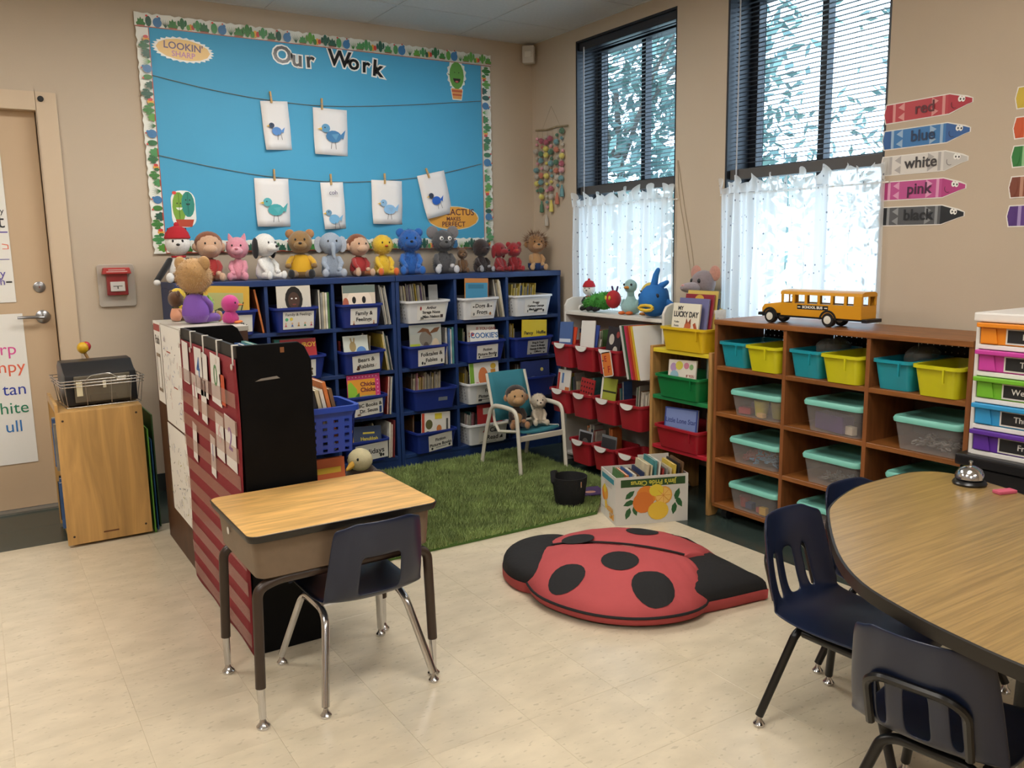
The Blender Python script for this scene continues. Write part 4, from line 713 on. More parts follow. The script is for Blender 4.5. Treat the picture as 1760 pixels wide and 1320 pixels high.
        if legs:
            l = MB().limb([(s*.10*wide,-.06,.09),(s*.15*wide,-.20,.095),(s*.18*wide,-.30,.085)], [.092,.085,.075]).build('leg', pl(pants or limb), t, smooth=True)
            MB().ell((s*.185*wide,-.36,.1), (.075,.06,.1), 12, 8).build('foot', pl(foot), l, smooth=True)
    if fur:
        fm = MB(); fm.fur((0,0,.27), (.205*wide,.18,.25), int(fur), .05, .006, 3); fm.M = M; fm.fur((0,0,0), hr, int(fur), .05, .006, 4); tag(fm.build('fur', pl(body), t), kind='stuff')
    if hood: MB(M).ell((0,hr[1]*.24,hr[2]*.17), (hr[0]*1.10,hr[1]*1.02,hr[2]*1.04), 16, 10).build('hood', pl(hood), hd, smooth=True)
    if fluff:
        fm = MB(M).fur((0,0,0), hr, 1500, .05, .006, 9); tag(fm.build('fluff', pl(fluff), hd), kind='stuff')
    if hair:
        fm = MB(M).fur((0,.02,hr[2]*.35), (hr[0]*1.02,hr[1]*1.02,hr[2]*.75), 700, .16, .007, 7, droop=-.1); tag(fm.build('hair', pl(hair), hd), kind='stuff')
    if cap:
        MB(M).loft([[(k*math.cos(2*PI*i/14),k*.95*math.sin(2*PI*i/14),z) for i in range(14)] for k, z in ((hr[0]*1.02,hr[2]*.42),(hr[0]*1.06,hr[2]*.5),(hr[0]*.9,hr[2]*.95),(hr[0]*.62,hr[2]*1.35),(.03,hr[2]*1.55))]).build('knit_cap', mat(cap, .9, bump=.5, bs=120), hd, smooth=True); MB(M).ell((0,0,hr[2]*1.62), (.05,.05,.05), 10, 7, jit=.1).build('cap_pompom', mat(cap, .95), hd)
    if neck: MB().tube([(.12*math.cos(2*PI*i/12),.11*math.sin(2*PI*i/12)-.0,.505) for i in range(13)], .022, 6).build('ribbon', mat(neck, .8), t, smooth=True)
    if tail: MB().limb([(.05,.16,.08),(.2,.25,.1),(.3,.2,.06)], [.03,.028,.02]).build('tail', pl(tail), t, smooth=True)
    return t
ZB = ZT+.0
def top(x, z=0): return (x, 4.665, ZB)
plush('black and white plush cat in a red knit cap on the blue bookcase', top(.925), .27, R(-10), '#e4e2de', head='#e4e2de', limb='#17171a', hand='#e4e2de', ear='point', earc='#17171a', cap='#b3202c', neck='#b3202c', hs=.85, wide=.9, arm={-1:[(.16,-.02,.43),(.3,-.1,.22),(.42,-.16,.04)],1:[(.16,-.0,.42),(.27,-.06,.25),(.28,-.16,.12)]})
plush('brown plush monkey in a red shirt beside the black and white cat', top(1.08), .235, R(-6), '#7a4020', head='#c9a284', hood='#7e4420', limb='#8a4a24', hand='#c9a588', muzzle='#cda78a', ear='side', earc='#cda78a', shirt='#9c2a28', nose=None, hs=1.05)
plush('pink plush pig sitting beside the brown monkey', top(1.228), .225, R(-20), '#d98fa0', muzzle='#e2a5b2', ear='point', nose='#c4707f', hs=.98, wide=.85)
plush('white plush dog with black ears beside the pink pig', (1.368, 4.65, ZB), .24, R(28), '#e3e1dc', muzzle='#e6e4df', ear='flop', earc='#17171a', long_muzzle=.2, hs=1.0, wide=1.1)
plush('tan plush bear in a yellow cardigan with black shoes', top(1.575), .265, R(-19), '#8a6a3c', head='#8f6d40', shirt='#d2a222', limb='#8a6a3c', hand='#8a6a3c', foot='#17171a', muzzle='#9a784a', ear='round', earc='#a87a50', hs=.92, arm=[(.16,-.02,.43),(.22,-.09,.36),(.24,-.16,.3)])
plush('light grey plush elephant with wide ears between two other toys', top(1.752), .25, R(-10), '#98a4b4', limb='#9aa6b6', ear='elephant', earc='#b4bcc8', trunk=True, hs=.95, foot='#a8b0bc')
plush('brown plush monkey in a red shirt beside the grey elephant', top(1.918), .225, R(6), '#7a4020', head='#c9a284', hood='#7e4420', limb='#9a5a2c', hand='#c9a588', muzzle='#cda78a', ear='side', earc='#cda78a', shirt='#9c2a28', nose=None, hs=1.0)
plush('yellow plush chick with orange feet beside the blue furry toy', top(2.07), .235, R(0), '#dcb62a', beak='#c05a2c', ear=None, foot='#d9682c', hand='#dcb62a', fur=500, hs=.95, white_eye=False)
plush('bright blue furry plush bear sitting upright on the bookcase', top(2.25), .265, R(-17), '#1f62b4', ear='round', muzzle='#1f5aa8', nose='#101018', fur=1400, hs=.95, wide=1.05)
plush('dark grey plush mouse with big round ears and white paws', top(2.475), .255, R(-12), '#4d4d50', ear='big', earc='#7a7678', hand='#c9c9cc', white_eye=True, muzzle='#5a5a5c', fur=900, hs=1.0, wide=1.1)
plush('small brown plush kangaroo between the grey mouse and the dark toy', (2.618, 4.68, ZB), .165, R(-22), '#6a4c30', ear='point', muzzle='#7a5a3c', hs=.75, wide=.75, tail='#6a4c30')
plush('dark brown shaggy plush ape with pale feet slumped beside the red dog', (2.745, 4.67, ZB), .19, R(10), '#2a1c1c', ear=None, hand='#9a9aa0', muzzle='#33221f', fur=900, hs=1.1, wide=1.2)
plush('red plush dog with floppy ears leaning on another red toy', (2.864, 4.645, ZB), .178, R(16), '#8c1a22', muzzle='#8f1e26', ear='flop', long_muzzle=.5, hs=1.0, wide=.9)
plush('bright red furry plush bear behind the red dog', (2.988, 4.66, ZB), .18, R(-8), '#9c1c24', muzzle='#a3242a', nose='#c8682c', ear='round', fur=900, hs=.95)
plush('tan shaggy-haired plush doll in blue overalls at the corner end', (3.158, 4.655, ZB), .22, R(-18), '#b48a5c', head='#a87a4c', pants='#243a6a', ear='side', muzzle='#b88c60', hair='#6f4a2c', hs=1.05, hand='#c09a70')
# ------------------------------------------------------------------ white book rack with red bins
rack = thing('book_rack', 'white wooden book rack with three rows of red bins under the window', 'book rack', (3.0, 3.69, 0))
WR = mat('#d4d0c8', .5, var=.03)
def F_(x, y, z, rz=-90): return T(x, y, z) @ Matrix.Rotation(R(rz), 4, 'Z')
for y in (-.44, .42):
    P = [(0,0),(.235,0),(.235,1.0),(.06,1.0),(.02,.985),(0,.95)]
    MB(basis((1,0,0),(0,0,1),(0,-1,0),(0,y+.018,0))).prism(P, 0, .018).build('end_panel', WR, rack, bevel=.002, seg=1)
MB().box(.0,-.422,.9,.235,.42,.92).build('top_shelf', WR, rack, bevel=.003); MB().box(.224,-.422,.06,.235,.42,.9).build('back_panel', mat('#b9b5ae', .6), rack)
for z in (.60, .33, .06): MB().box(-.02,-.422,z-.014,.224,.42,z).build('bin_ledge', WR, rack, bevel=.002, seg=1)
YB = [4.004, 3.794, 3.583, 3.373]; RD = '#9a1f2a'
def rack_bin(i, row, txt, books, seed, pal=None, lean=(-6,10), hr=(.17,.22)):
    z = (.60, .33, .06)[row]; rn = ('top', 'middle', 'bottom')[row]; pos = ('at the corner end', 'second from the corner', 'third from the corner', 'at the tower end')[i]
    fr = F_((2.985, 2.965, 2.955)[row], YB[i], z+.001); lab = 'red book bin in the %s row of the white rack, %s' % (rn, pos)
    o = bin_(fr, 'book_bin', lab, .187, .2, .14, RD, .35, tp=.85, r=.025)
    MB(basis((1,0,0),(0,0,1),(0,-1,0),(0,-.112,.141))).prism(ellpts(0,0,.05,.03,14,180,360), -.004, .003).build('white_handle', mat('#e3e0da', .4), o)
    wh = 'in the %s row red bin %s' % (rn, pos)
    if books: lean = (max(-4, min(4, sum(lean)/2)),)*2; fill(fr, max(books[0], -.066), min(books[1], .056), .036, .008, 99, hr, (.06,.07), wh, 'books '+wh, seed, pal=pal, lean=lean, tr=(.007,.016))
    return fr, wh
PR = ['white','cream','red','yellow','blue','grey','orange','navy','green','white','teal']
f, w_ = rack_bin(0, 0, '', (.03,.09), 1, PR); face_book(f, -0.017, -0.072, .06, 0.125, .2, .005, '#4a6498', [('r',-.06,-.02,.05,.0,'#c9d2e0')], 'slate blue book leaning out of the corner bin of the rack', 6, 14); face_book(f, 0.012, -0.070, .06, 0.125, .175, .005, '#cf4a2c', [('l',.01,-.06,.03,-.01,.006,'#e9d9c9')], 'orange red book leaning out of the corner bin of the rack', 10, -6)
f, w_ = rack_bin(1, 0, '', (.0,.09), 2, PR); face_book(f, -0.012, -0.060, .08, 0.125, .2, .005, '#d9d6d0', None, 'plain white book leaning in the second top row bin', 10, 12); face_book(f, 0.010, -0.040, .09, 0.125, .17, .006, '#33458a', [('r',-.07,.04,-.035,.07,'#dcdad2')], 'navy book with a barcode in the second top row bin', 12, -5)
face_book(f, 0.014, -0.072, .03, 0.120, .15, .005, '#d2cdc2', [('r',-.05+.02*i,-.05+.02*j,-.03+.02*i,-.03+.02*j,'#1c1c1e') for i in range(5) for j in range(5) if (i+j) % 2], 'black and white checkered book in the second top row bin', 14, -8)
f, w_ = rack_bin(2, 0, '', (-.085,.06), 3, ['blue','orange','white','teal','orange','navy','red'], hr=(.19,.22)); face_book(f, 0.017, -0.020, .06, 0.120, .2, .006, '#2a2628', [('e',-.02,.03,.022,.03,'#b9b2a6'),('e',.02,-.03,.02,.026,'#b9b2a6'),('e',.03,.06,.014,.018,'#8a3a34')], 'dark patterned book in the third top row bin', 10, -8)
c = thing('letter_card', 'orange clip-on card with letters E F hanging from a red bin', 'card', mw=F_(2.872, 3.555, .665) @ basis((1,0,0),(0,0,1),(0,-1,0),(0,0,0)) @ Matrix.Rotation(R(12), 4, 'Z')); MB().prism(rrect(.085,.135,.012), 0, .002).build('card', mat('#d8d4cc', .3), c); prints(c, [('p',rrect(.074,.124,.008),'#d0742e'),('txt','E',-.008,.03,.045,'#a8281f',.001),('txt','F',.012,-.03,.05,'#a8281f',.001),('r',-.037,.02,-.024,.026,'#1f1a18'),('r',-.037,-.02,-.028,-.014,'#1f1a18')], T(0,0,.002))
FD = [('white','#d6d4d0'),('dark green','#3a5a3e'),('pink','#c23a5c'),('red','#b8342c'),('orange','#d0732c'),('yellow','#d6b93a'),('white','#e0ded8')]
for i, (n, c_) in enumerate(FD):
    o = MB().box(0,-.002,0,.2,.002,.29).build('paper_folder', mat(c_, .5), mw=T(2.875+.004*i, 3.392-.013*i, .602) @ Matrix.Rotation(R(-8), 4, 'Z') @ Matrix.Rotation(R(-16), 4, 'X')); tag(o, '%s paper folder leaning at the tower end of the white rack%s' % (n, ', the foremost' if i == 0 else ''), 'folder')
o = face_book(F_(3.185, 3.40, .605), 0, 0, 0, .2, .27, .004, '#1f1f21', [('txt','Meet the',.0,.11,.035,'#c9c7c0',.0006)], 'black poster card reading Meet the behind the folders', 3)
rows = [(0,1,(-.09,.085),11),(1,1,(-.09,.0),12),(2,1,(-.0,.09),13),(3,1,(-.09,.085),14),(1,2,(-.09,.02),16),(2,2,(-.09,-.02),17),(3,2,None,18)]
for i, r_, bk, sd in rows:
    f, w_ = rack_bin(i, r_, '', bk, sd, ['cream','brown','grey','cream','white','green'] if (i, r_) == (3, 1) else PR, lean=(4,14) if i % 2 else (-8,4))
    if (i, r_) == (0, 1): face_book(f, -0.010, -0.072, .05, 0.125, .2, .005, '#d0ccc4', [('r',-.06,-.02,-.04,.08,'#a8322c'),('r',-.02,.02,.0,.08,'#5a7aa8'),('r',.02,-.05,.06,.0,'#c06a34'),('r',-.07,-.08,-.03,-.05,'#a8322c')], 'white and red magazine in the corner bin of the middle row', 6)
    if (i, r_) == (1, 1): face_book(f, 0.017, -0.050, .05, 0.125, .17, .006, '#a02a2a', [dot(-.05+.025*a_,-.02+.028*b_,.006,'#221414') for a_ in range(5) for b_ in range(4)]+[('e',.04,-.03,.025,.03,'#d9b98a')], 'red dotted picture book in the second middle row bin', 10, -6)
    if (i, r_) == (2, 1): face_book(f, -0.017, -0.060, .05, 0.125, .2, .006, '#9aa03c', [('r',-.065,.02,.065,.03,'#2a2c1c'),('r',-.065,-.1,-.05,.1,'#e0ddd2')], 'olive picture book in the third middle row bin', 9)
    if (i, r_) == (1, 2): face_book(f, 0.021, -0.072, .04, 0.125, .15, .005, '#8f9096', [('r',-.055,-.065,.055,.065,'#1f1d1e'),('e',.0,.0,.03,.035,'#5a5450')], 'grey framed dark picture book in the second bottom row bin', 9)
    if (i, r_) == (2, 2): face_book(f, 0.017, -0.020, .05, 0.125, .15, .005, '#6e7072', [('r',-.06,-.06,.06,.06,'#2f3032')], 'grey magazine in the third bottom row bin', 8)
# toys on the rack
ZR = .921
plush('small black and white plush cat in a red knit cap on the white rack', (3.14, 4.06, ZR), .165, R(-60), '#e4e2de', limb='#17171a', hand='#e4e2de', ear='point', earc='#17171a', cap='#b3202c', neck='#b3202c', hs=.85)
t = thing('plush_toy', 'green fuzzy plush caterpillar with a red head lying on the white rack', 'plush toy', (3.065, 3.84, ZR), R(-90), 'plush toys'); gm = mat('#3f8a34', .95, var=.2, vs=30, bump=.4, bs=300)
for i, (x, z, r) in enumerate(((-.11,.045,.042),(-.065,.058,.05),(-.01,.065,.055),(.045,.075,.05))): q = MB().ell((x,.01*i,z), (r,r,r*.95), 14, 9).build('segment', gm, t, smooth=True); tag(MB().fur((x,.01*i,z), (r,r,r), 220, .016, .003, i).build('fuzz', gm, q), kind='stuff')
hd = MB().ell((.1,.0,.08), (.042,.045,.052), 14, 9).build('head', mat('#a8232a', .85), t, smooth=True)
for s in (-1, 1): MB().limb([(.1+s*.015,.01,.125),(.1+s*.025,.01,.15)], [.006,.006], 6).build('antenna', mat('#4a2f5a', .9), hd, smooth=True); MB().ell((.1+s*.016,-.042,.09), (.009,.005,.012), 8, 6).build('eye', mat('#c9b93a', .4), hd, smooth=True)
for x in (-.12,-.06,.0): MB().limb([(x,-.03,.024),(x-.01,-.05,.019)], [.012,.014], 8).build('foot', mat('#17171a', .9), t, smooth=True)
def bird_toy(label, loc, h, rz, body, beak, tall, feet):
    pl = mat(body, .92, var=.08, vs=40, bump=.3, bs=400, sheen=.3); t = thing('plush_toy', label, 'plush toy', loc, rz, 'plush toys'); t.scale = (h,h,h)
    MB().loft([[(rx*math.cos(2*PI*i/14), rx*1.1*math.sin(2*PI*i/14)+y, z) for i in range(14)] for rx, y, z in ((.08,0,0),(.22,0,.04),(.27,.0,.17),(.22,.0,.32),(.13,0,.44),(.11,0,.5))]).build('body', pl, t, smooth=True, ang=180)
    if tall: MB().limb([(0,0,.42),(0,-.01,.62)], [.11,.1]).build('neck', pl, t, smooth=True)
    hz, hr = (.78, .19) if tall else (.68, .32)
    hd = MB().ell((0,-.02,hz), (hr,hr*.95,hr), 16, 11).build('head', pl, t, smooth=True)
    MB().loft([[(.07*k*math.cos(2*PI*i/10),-.02-hr*.9-y,hz-.03+.045*k*math.sin(2*PI*i/10)) for i in range(10)] for k, y in ((1,0),(.8,.06),(.4,.12),(.1,.16))]).build('beak', mat(beak, .85), hd, smooth=True)
    for s in (-1, 1):
        e = MB().ell((s*hr*.62,-.02-hr*.72,hz+.05), (.035,.03,.035), 10, 7).build('eye', mat('#1b1b1f', .25), hd, smooth=True)
        MB().ell((s*.24,.0,.26), (.06,.13,.16), 12, 8).build('wing', pl, t, smooth=True); MB().ell((s*.12,-.26,.05), (.1,.13,.05), 12, 8).build('foot', mat(feet, .9), t, smooth=True)
bird_toy('pale blue-grey long-necked plush bird on the white rack', (3.10, 3.63, ZR), .2, R(-75), '#8fb4b4', '#d08a3a', True, '#c8642c')
bird_toy('round yellow plush chick with a large head on the white rack', (3.14, 3.505, ZR), .18, R(-80), '#cdb23c', '#cf6a2c', False, '#b87a3c')
t = thing('plush_toy', 'bright blue plush fish with yellow lips facing the room', 'plush toy', (3.05, 3.385, ZR), R(-72), 'plush toys'); bm_ = mat('#1f68b0', .85, var=.08, vs=30, bump=.2, bs=300)
b = MB().loft([[(.075*k*math.cos(2*PI*i/16), y, .09+.088*k*math.sin(2*PI*i/16)) for i in range(16)] for k, y in ((.25,-.085),(.7,-.072),(.95,-.03),(1,.02),(.75,.07),(.3,.1))]).build('body', bm_, t, smooth=True, ang=180)
MB().tube([(.042*math.cos(a/8*2*PI),-.083,.055+.014*math.sin(a/8*2*PI)) for a in range(9)], .009, 8).build('lips', mat('#d2b23a', .8), t, smooth=True)
for s in (-1, 1): MB().ell((s*.052,-.056,.118), (.011,.008,.012), 10, 6).build('eye', mat('#15182a', .3), t, smooth=True); MB().limb([(s*.06,.02,.08),(s*.1,.03,.06)], [.025,.014]).build('side_fin', bm_, t, smooth=True)
MB().limb([(0,.0,.17),(.005,.01,.225),(.012,.02,.25)], [.02,.016,.012]).build('dorsal_fin', bm_, t, smooth=True); MB().limb([(.03,.02,.165),(.06,.03,.185)], [.018,.012]).build('dorsal_fin', bm_, t, smooth=True); MB().ell((0,.125,.09), (.012,.035,.06), 10, 8).build('tail_fin', bm_, t, smooth=True)
plush('grey plush mouse in a green shirt leaning on the wall behind the lucky day book', (3.185, 3.155, .7955), .46, R(-70), '#5f9a5a', head='#85787c', limb='#3f6aa0', hand='#85787c', shirt='#5f8a4a', ear='big', earc='#c08a7a', muzzle='#8f8286', long_muzzle=.7, nose='#c08a84', hs=.56, wide=.6, turn=-20, legs=False, arm=[(.145,-.02,.43),(.18,-.06,.34),(.16,-.06,.24)])
# ------------------------------------------------------------------ primary-coloured shelf tower
tw = thing('shelf_tower', 'narrow pine shelf tower with yellow, green and red shelves', 'shelf', (2.9, 3.03, 0)); PN = mat('#b98d52', .5, kind='wood', vs=7, stretch=(4,4,.5))
for y in (-.215, .195):
    mb = MB(basis((1,0,0),(0,0,1),(0,-1,0),(0,y+.02,0))); mb.prism([(0,0),(.05,0),(.09,.05),(.26,.05),(.3,0),(.345,0),(.345,.795),(0,.795)], 0, .02); mb.build('side_panel', PN, tw, bevel=.002, seg=1)
for z, c_, n in ((.785,'#d8c230','yellow'),(.545,'#1f7a44','green'),(.285,'#b02030','red')): tag(MB().box(.004,-.195,z-.02,.345,.195,z).build('shelf', mat(c_, .4), tw, bevel=.002, seg=1), n+' shelf board')
def tower_bin(z, c_, n, bk, seed, pal=None):
    fr = F_(3.015 if n != 'yellow' else 2.985, 3.03 if n != 'yellow' else 3.0, z+.001); dd_ = .27 if n != 'yellow' else .2; lab = 'bright %s tub of books %s the shelf tower' % (n, 'on top of' if n == 'yellow' else 'inside'); o = bin_(fr, 'book_bin', lab, .3, dd_, .115, c_, .35, tp=.88)
    MB().box(.1,-dd_/2-.011,.055,.106,-dd_/2-.002,.108).build('rib', mat(c_, .35), o)
    if bk: fill(fr, bk[0], bk[1], .03, .008, 99, (.17,.2), (.10,.12) if n != 'yellow' else (.07,.08), 'in the %s tub of the shelf tower' % n, 'books in the %s tub' % n, seed, pal=pal, tr=(.007,.014))
    return fr
f = tower_bin(.786, '#d3b01c', 'yellow', (.085,.145), 1, ['cream','white','blue','yellow'])
face_book(f, -.02, -.118, .03, .185, .2, .008, '#ded8c6', [('txt','MY',-.04,.075,.026,INK,.001),('txt','LUCKY DAY',.0,.045,.037,INK,.0014,.82),('txt','Keiko',-.058,.008,.014,INK),('txt','Kasza',-.058,-.01,.014,INK),('e',.02,-.01,.022,.02,'#b9603a'),('p',[(.003,-.002),(.008,.03),(.02,.008)],'#8a452c'),('p',[(.022,.008),(.038,.03),(.04,-.002)],'#8a452c'),('p',[(.0,-.012),(-.018,-.04),(.02,-.03)],'#c06a42'),('p',[(.0,-.1),(.008,-.03),(.045,-.03),(.06,-.1)],'#b9603a'),('e',.02,-.065,.012,.025,'#d9d2c4'),('p',[(.055,-.09),(.07,-.03),(.055,.0),(.07,.01),(.085,-.02),(.08,-.08)],'#a9502e')], 'cream picture book titled My Lucky Day in the yellow tub', 7)
face_book(f, -.07, -.085, .03, .13, .185, .006, '#9cbcb0', None, 'pale green book behind the lucky day book', 6); face_book(f, -.0, -.06, .03, .2, .225, .008, '#6a6a94', [('r',-.05,.07,.05,.08,'#4a4a70')], 'lavender picture book standing behind the lucky day book', 6); face_book(f, .02, -.03, .03, .19, .245, .008, '#8a2432', [('e',.0,.1,.03,.02,'#c9a13c')], 'maroon picture book in the yellow tub', 5)
face_book(f, .06, .01, .03, .2, .262, .006, '#c9b05a', None, 'tall mustard book at the back of the yellow tub', 4); face_book(f, .1, -.005, .03, .08, .225, .008, '#23406e', None, 'navy book corner showing at the back of the yellow tub', 4)
f = tower_bin(.546, '#14743c', 'green', (.09,.13), 2, ['teal','blue','white'])
face_book(f, -.0, -.1, .03, .19, .155, .008, '#d8cfc2', [('e',-.06,.04,.022,.022,'#a98ab0'),('e',-.02,.05,.026,.022,'#c9bd4a'),('e',.03,.05,.018,.016,'#c07a8a'),('e',-.05,.0,.03,.025,'#8fb0c0'),('e',.065,.045,.014,.014,'#7aa06a'),('e',-.03,-.03,.03,.02,'#c49a8a'),('txt','IF YOU',.06,.0,.018,'#a03a34'),('txt','A PAR',.05,-.025,.018,'#a03a34')], 'pastel picture book with round shapes in the green tub', 8, 4)
f = tower_bin(.286, '#a01c2a', 'red', (.1,.145), 3, ['cream','green','grey','brown'])
face_book(f, -.025, -.1, .03, .23, .17, .01, '#3a4a86', [('r',-.105,-.075,.105,.078,'#7484b4'),('txt','Little Lone Star',0,.02,.034,'#33407a',.0004),('e',-.04,-.05,.02,.008,'#4a3a34'),('e',.02,-.06,.014,.01,'#b06a4a')], 'blue picture book titled Little Lone Star in the red tub', 8, 5)
# ------------------------------------------------------------------ wooden cubby shelf
WD = mat('#8a5528', .4, kind='wood', vs=5, stretch=(3,.6,6)); WDv = mat('#84502a', .42, kind='wood', vs=5, stretch=(4,4,.5))
cb = thing('cubby_shelf', 'long low wooden cubby shelf on casters under the second window', 'shelf', (2.9, 2.19, 0)); DP = .325
yr = (.61, -.605)
MB().box(-.006,yr[1],.932,DP,yr[0],.955).build('top', WD, cb, bevel=.003)
for y in (.592, .197, -.203, -.603): MB().box(0,y-.002,.075,DP-.01,y+.016,.932).build('upright', WDv, cb, bevel=.001, seg=1)
SZ = [.077, .299, .522, .74]
for z in SZ: MB().box(.001,yr[1]+.004,z-.02,DP-.008,yr[0]-.004,z).build('shelf', WD, cb, bevel=.002, seg=1)
pb = MB()
for y0, y1 in ((.215,.59),(-.185,.195),(-.585,-.205)): perforated(pb, basis((0,-1,0),(0,0,1),(-1,0,0),(DP-.006,(y0+y1)/2,.745)), y1-y0, .185, 15, 7, .22)
tag(pb.build('pegboard_back', mat('#2c1c12', .7), cb), kind='stuff'); MB().box(DP-.008,yr[1]+.01,.06,DP-.003,yr[0]-.01,.742).build('back_panel', mat('#3a2414', .7), cb)
for x, y in ((.05,.55),(.3,.55),(.05,-.55),(.3,-.55)):
    k = MB(); k.box(x-.018,y-.018,.048,x+.018,y+.018,.056); k.box(x-.004,y-.02,.02,x+.004,y+.02,.05); k.M = basis((0,0,1),(1,0,0),(0,1,0),(x,y-.015,.026)); k.lathe([(.006,-.0),(.026,.0),(.026,.03),(.006,.03)], 14); k.build('caster', mat('#1b1b1d', .4), cb)
for i, yc in enumerate((2.5915, 2.194, 1.794)):
    pos = ('by the shelf tower', 'in the middle cubby', 'by the drawer tower')[i]
    for s, c_, n in ((.099,'#1f93a4','turquoise'),(-.088,'#cdc81e','yellow')):
        fr = F_(3.03+(-.012 if s < 0 else .012), yc+s, .741); o = bin_(fr, 'storage_bin', '%s open plastic bin on the cubby top row %s' % (n, pos), .153 if s > 0 else .170, .28, .115, c_, .3, tp=.86, r=.022); MB().box(.04,-.166,.06,.046,-.158,.108).build('rib', mat(c_, .3), o)
    if i > 0:
        P_ = MB(); rg = random.Random(i)
        for j in range(2): P_.ell((.02*j,.03*j,.03), (.04,.07,.038), 12, 8, jit=.1, seed=i*3+j)
        tag(P_.build('plastic_bag', mat('#9a9a96', .2, alpha=.45), mw=F_(3.05, yc+.09, .83)), 'crumpled clear plastic bag in the turquoise bin %s' % pos, 'bag')
CLR = mat('#b9b6b4', .25, alpha=.28); LID = mat('#7cc4b4', .4)
def clear_box(yc, row, w, h, cont, seed, what):
    z = SZ[row]; fr = F_(3.045, yc, z+.001); rg = random.Random(seed); d = .29
    o = thing('storage_box', 'clear plastic box with an aqua lid '+('holding '+what if cont else what), 'storage box', mw=fr, group='aqua lidded boxes in the wooden cubby shelf')
    L = lambda ww, dd, zz, rr: [(x, y, zz) for x, y in rrect(ww, dd, rr, 3)]
    MB().loft([L(w*.88,d*.9,0,.02), L(w,d,h,.025)], True, False).build('tub', CLR, o, smooth=True, ang=60)
    MB().loft([L(w+.012,d+.012,h,.028), L(w+.016,d+.016,h+.012,.03), L(w+.004,d+.004,h+.022,.026), L(w-.03,d-.03,h+.022,.02), L(w-.036,d-.036,h+.018,.02)]).build('lid', LID, o, smooth=True, ang=50)
    for k, (n, lab, c_, x, y, zz, sx, sy, sz, sh) in enumerate(cont):
        mb = MB()
        if sh == 'c': mb.lathe([(.001,0),(sx*.75,0),(sx,sz),(sx*.9,sz),(sx*.68,.004),(.001,.004)], 14)
        elif sh == 'h':
            for q in range(60): a = Vector((rg.uniform(-sx,sx), rg.uniform(-sy,sy), rg.uniform(.006,sz))); mb.tube([a+Vector((.009*math.cos(2*PI*u/6),.009*math.sin(2*PI*u/6)*rg.uniform(.6,1),.004*math.sin(u+q))) for u in range(7)], .0025, 5)
        else: mb.box(-sx,-sy,0,sx,sy,sz)
        q = mb.build(n, mat(c_, .5, var=.15, vs=30), mw=fr @ T(x, y, zz+.005) @ Matrix.Rotation(R(rg.uniform(-20,20)), 4, 'Z'), bevel=.003 if sh == 'b' else 0, smooth=sh == 'c'); tag(q, lab, n.replace('_', ' '), kind='stuff' if sh == 'h' else None)
X = 2.5535
clear_box(X, 2, .28, .095, [('toy_cup','yellow toy cup in the upper clear box beside the tower','#c2b53c',-.01,-.08,0,.035,.03,.07,'c'),('toy_block','red toy block in the upper clear box beside the tower','#a8323a',-.09,-.09,0,.03,.02,.03,'b'),('toy_block','purple toy block in the upper clear box beside the tower','#5a3a6a',-.06,-.04,0,.03,.02,.05,'b'),('toy_block','cream toy block in the upper clear box beside the tower','#d2a868',.02,-.115,0,.02,.012,.02,'b'),('toy_tub','olive toy tub in the upper clear box beside the tower','#8f8a3c',.08,-.06,0,.045,.03,.075,'c')], 1, 'yellow cups and blocks')
clear_box(X, 1, .28, .095, [('linking_pieces','heap of pale blue linking pieces in a clear box','#6f93b0',.04,-.06,0,.07,.06,.05,'h'),('linking_pieces','heap of red linking pieces in a clear box','#b05a58',-.07,-.045,0,.03,.055,.04,'h')], 2, 'pale blue and red linking pieces')
clear_box(X, 0, .28, .1, [('toy_ball','red toy dome in the lowest clear box beside the tower','#a8403c',-.09,-.08,0,.028,.03,.05,'c'),('toy_block','yellow toy block in the lowest clear box beside the tower','#d2a43c',.05,-.115,0,.018,.012,.035,'b'),('toy_block','red toy block in the lowest clear box beside the tower','#b0483c',.02,-.1,.0,.018,.014,.025,'b'),('toy_block','dark blue toy block in the lowest clear box beside the tower','#34406a',-.05,-.09,0,.018,.016,.03,'b')], 3, 'red domes and a yellow block')
X = 2.15
clear_box(X, 2, .27, .11, [('fabric_pouch','purple fabric pouch inside a clear box','#4a2f6a',-.03,-.08,0,.08,.03,.07,'b'),('card_pack','cream pack of cards inside a clear box','#c9bca6',.06,-.1,0,.028,.014,.035,'b')], 4, 'a purple pouch')
clear_box(X+.0, 1, .265, .105, [('plastic_strips','heap of grey plastic strips in the third row middle box','#8f8a84',0,-.045,0,.085,.055,.03,'h')], 5, 'grey strips in the middle cubbies')
clear_box(X+.02, 0, .265, .105, [('plastic_strips','heap of pinkish plastic strips in the lowest middle box','#a08078',0,-.045,0,.085,.055,.03,'h')], 6, 'pinkish strips in the lowest middle cubby')
X = 1.745
clear_box(X, 2, .26, .105, [('plastic_strips','heap of pale plastic strips in the box by the drawer tower','#a39a96',0,-.045,0,.085,.055,.04,'h')], 7, 'pale strips by the drawer tower')
clear_box(X+.02, 1, .26, .105, [], 8, 'half hidden by the edge of the kidney table')
# school bus
bus = thing('toy_school_bus', 'yellow plastic toy school bus parked on the wooden shelf', 'toy bus', (3.0, 2.31, .955), R(-88)); YB_ = mat('#d0921c', .35); BK = mat('#141416', .45)
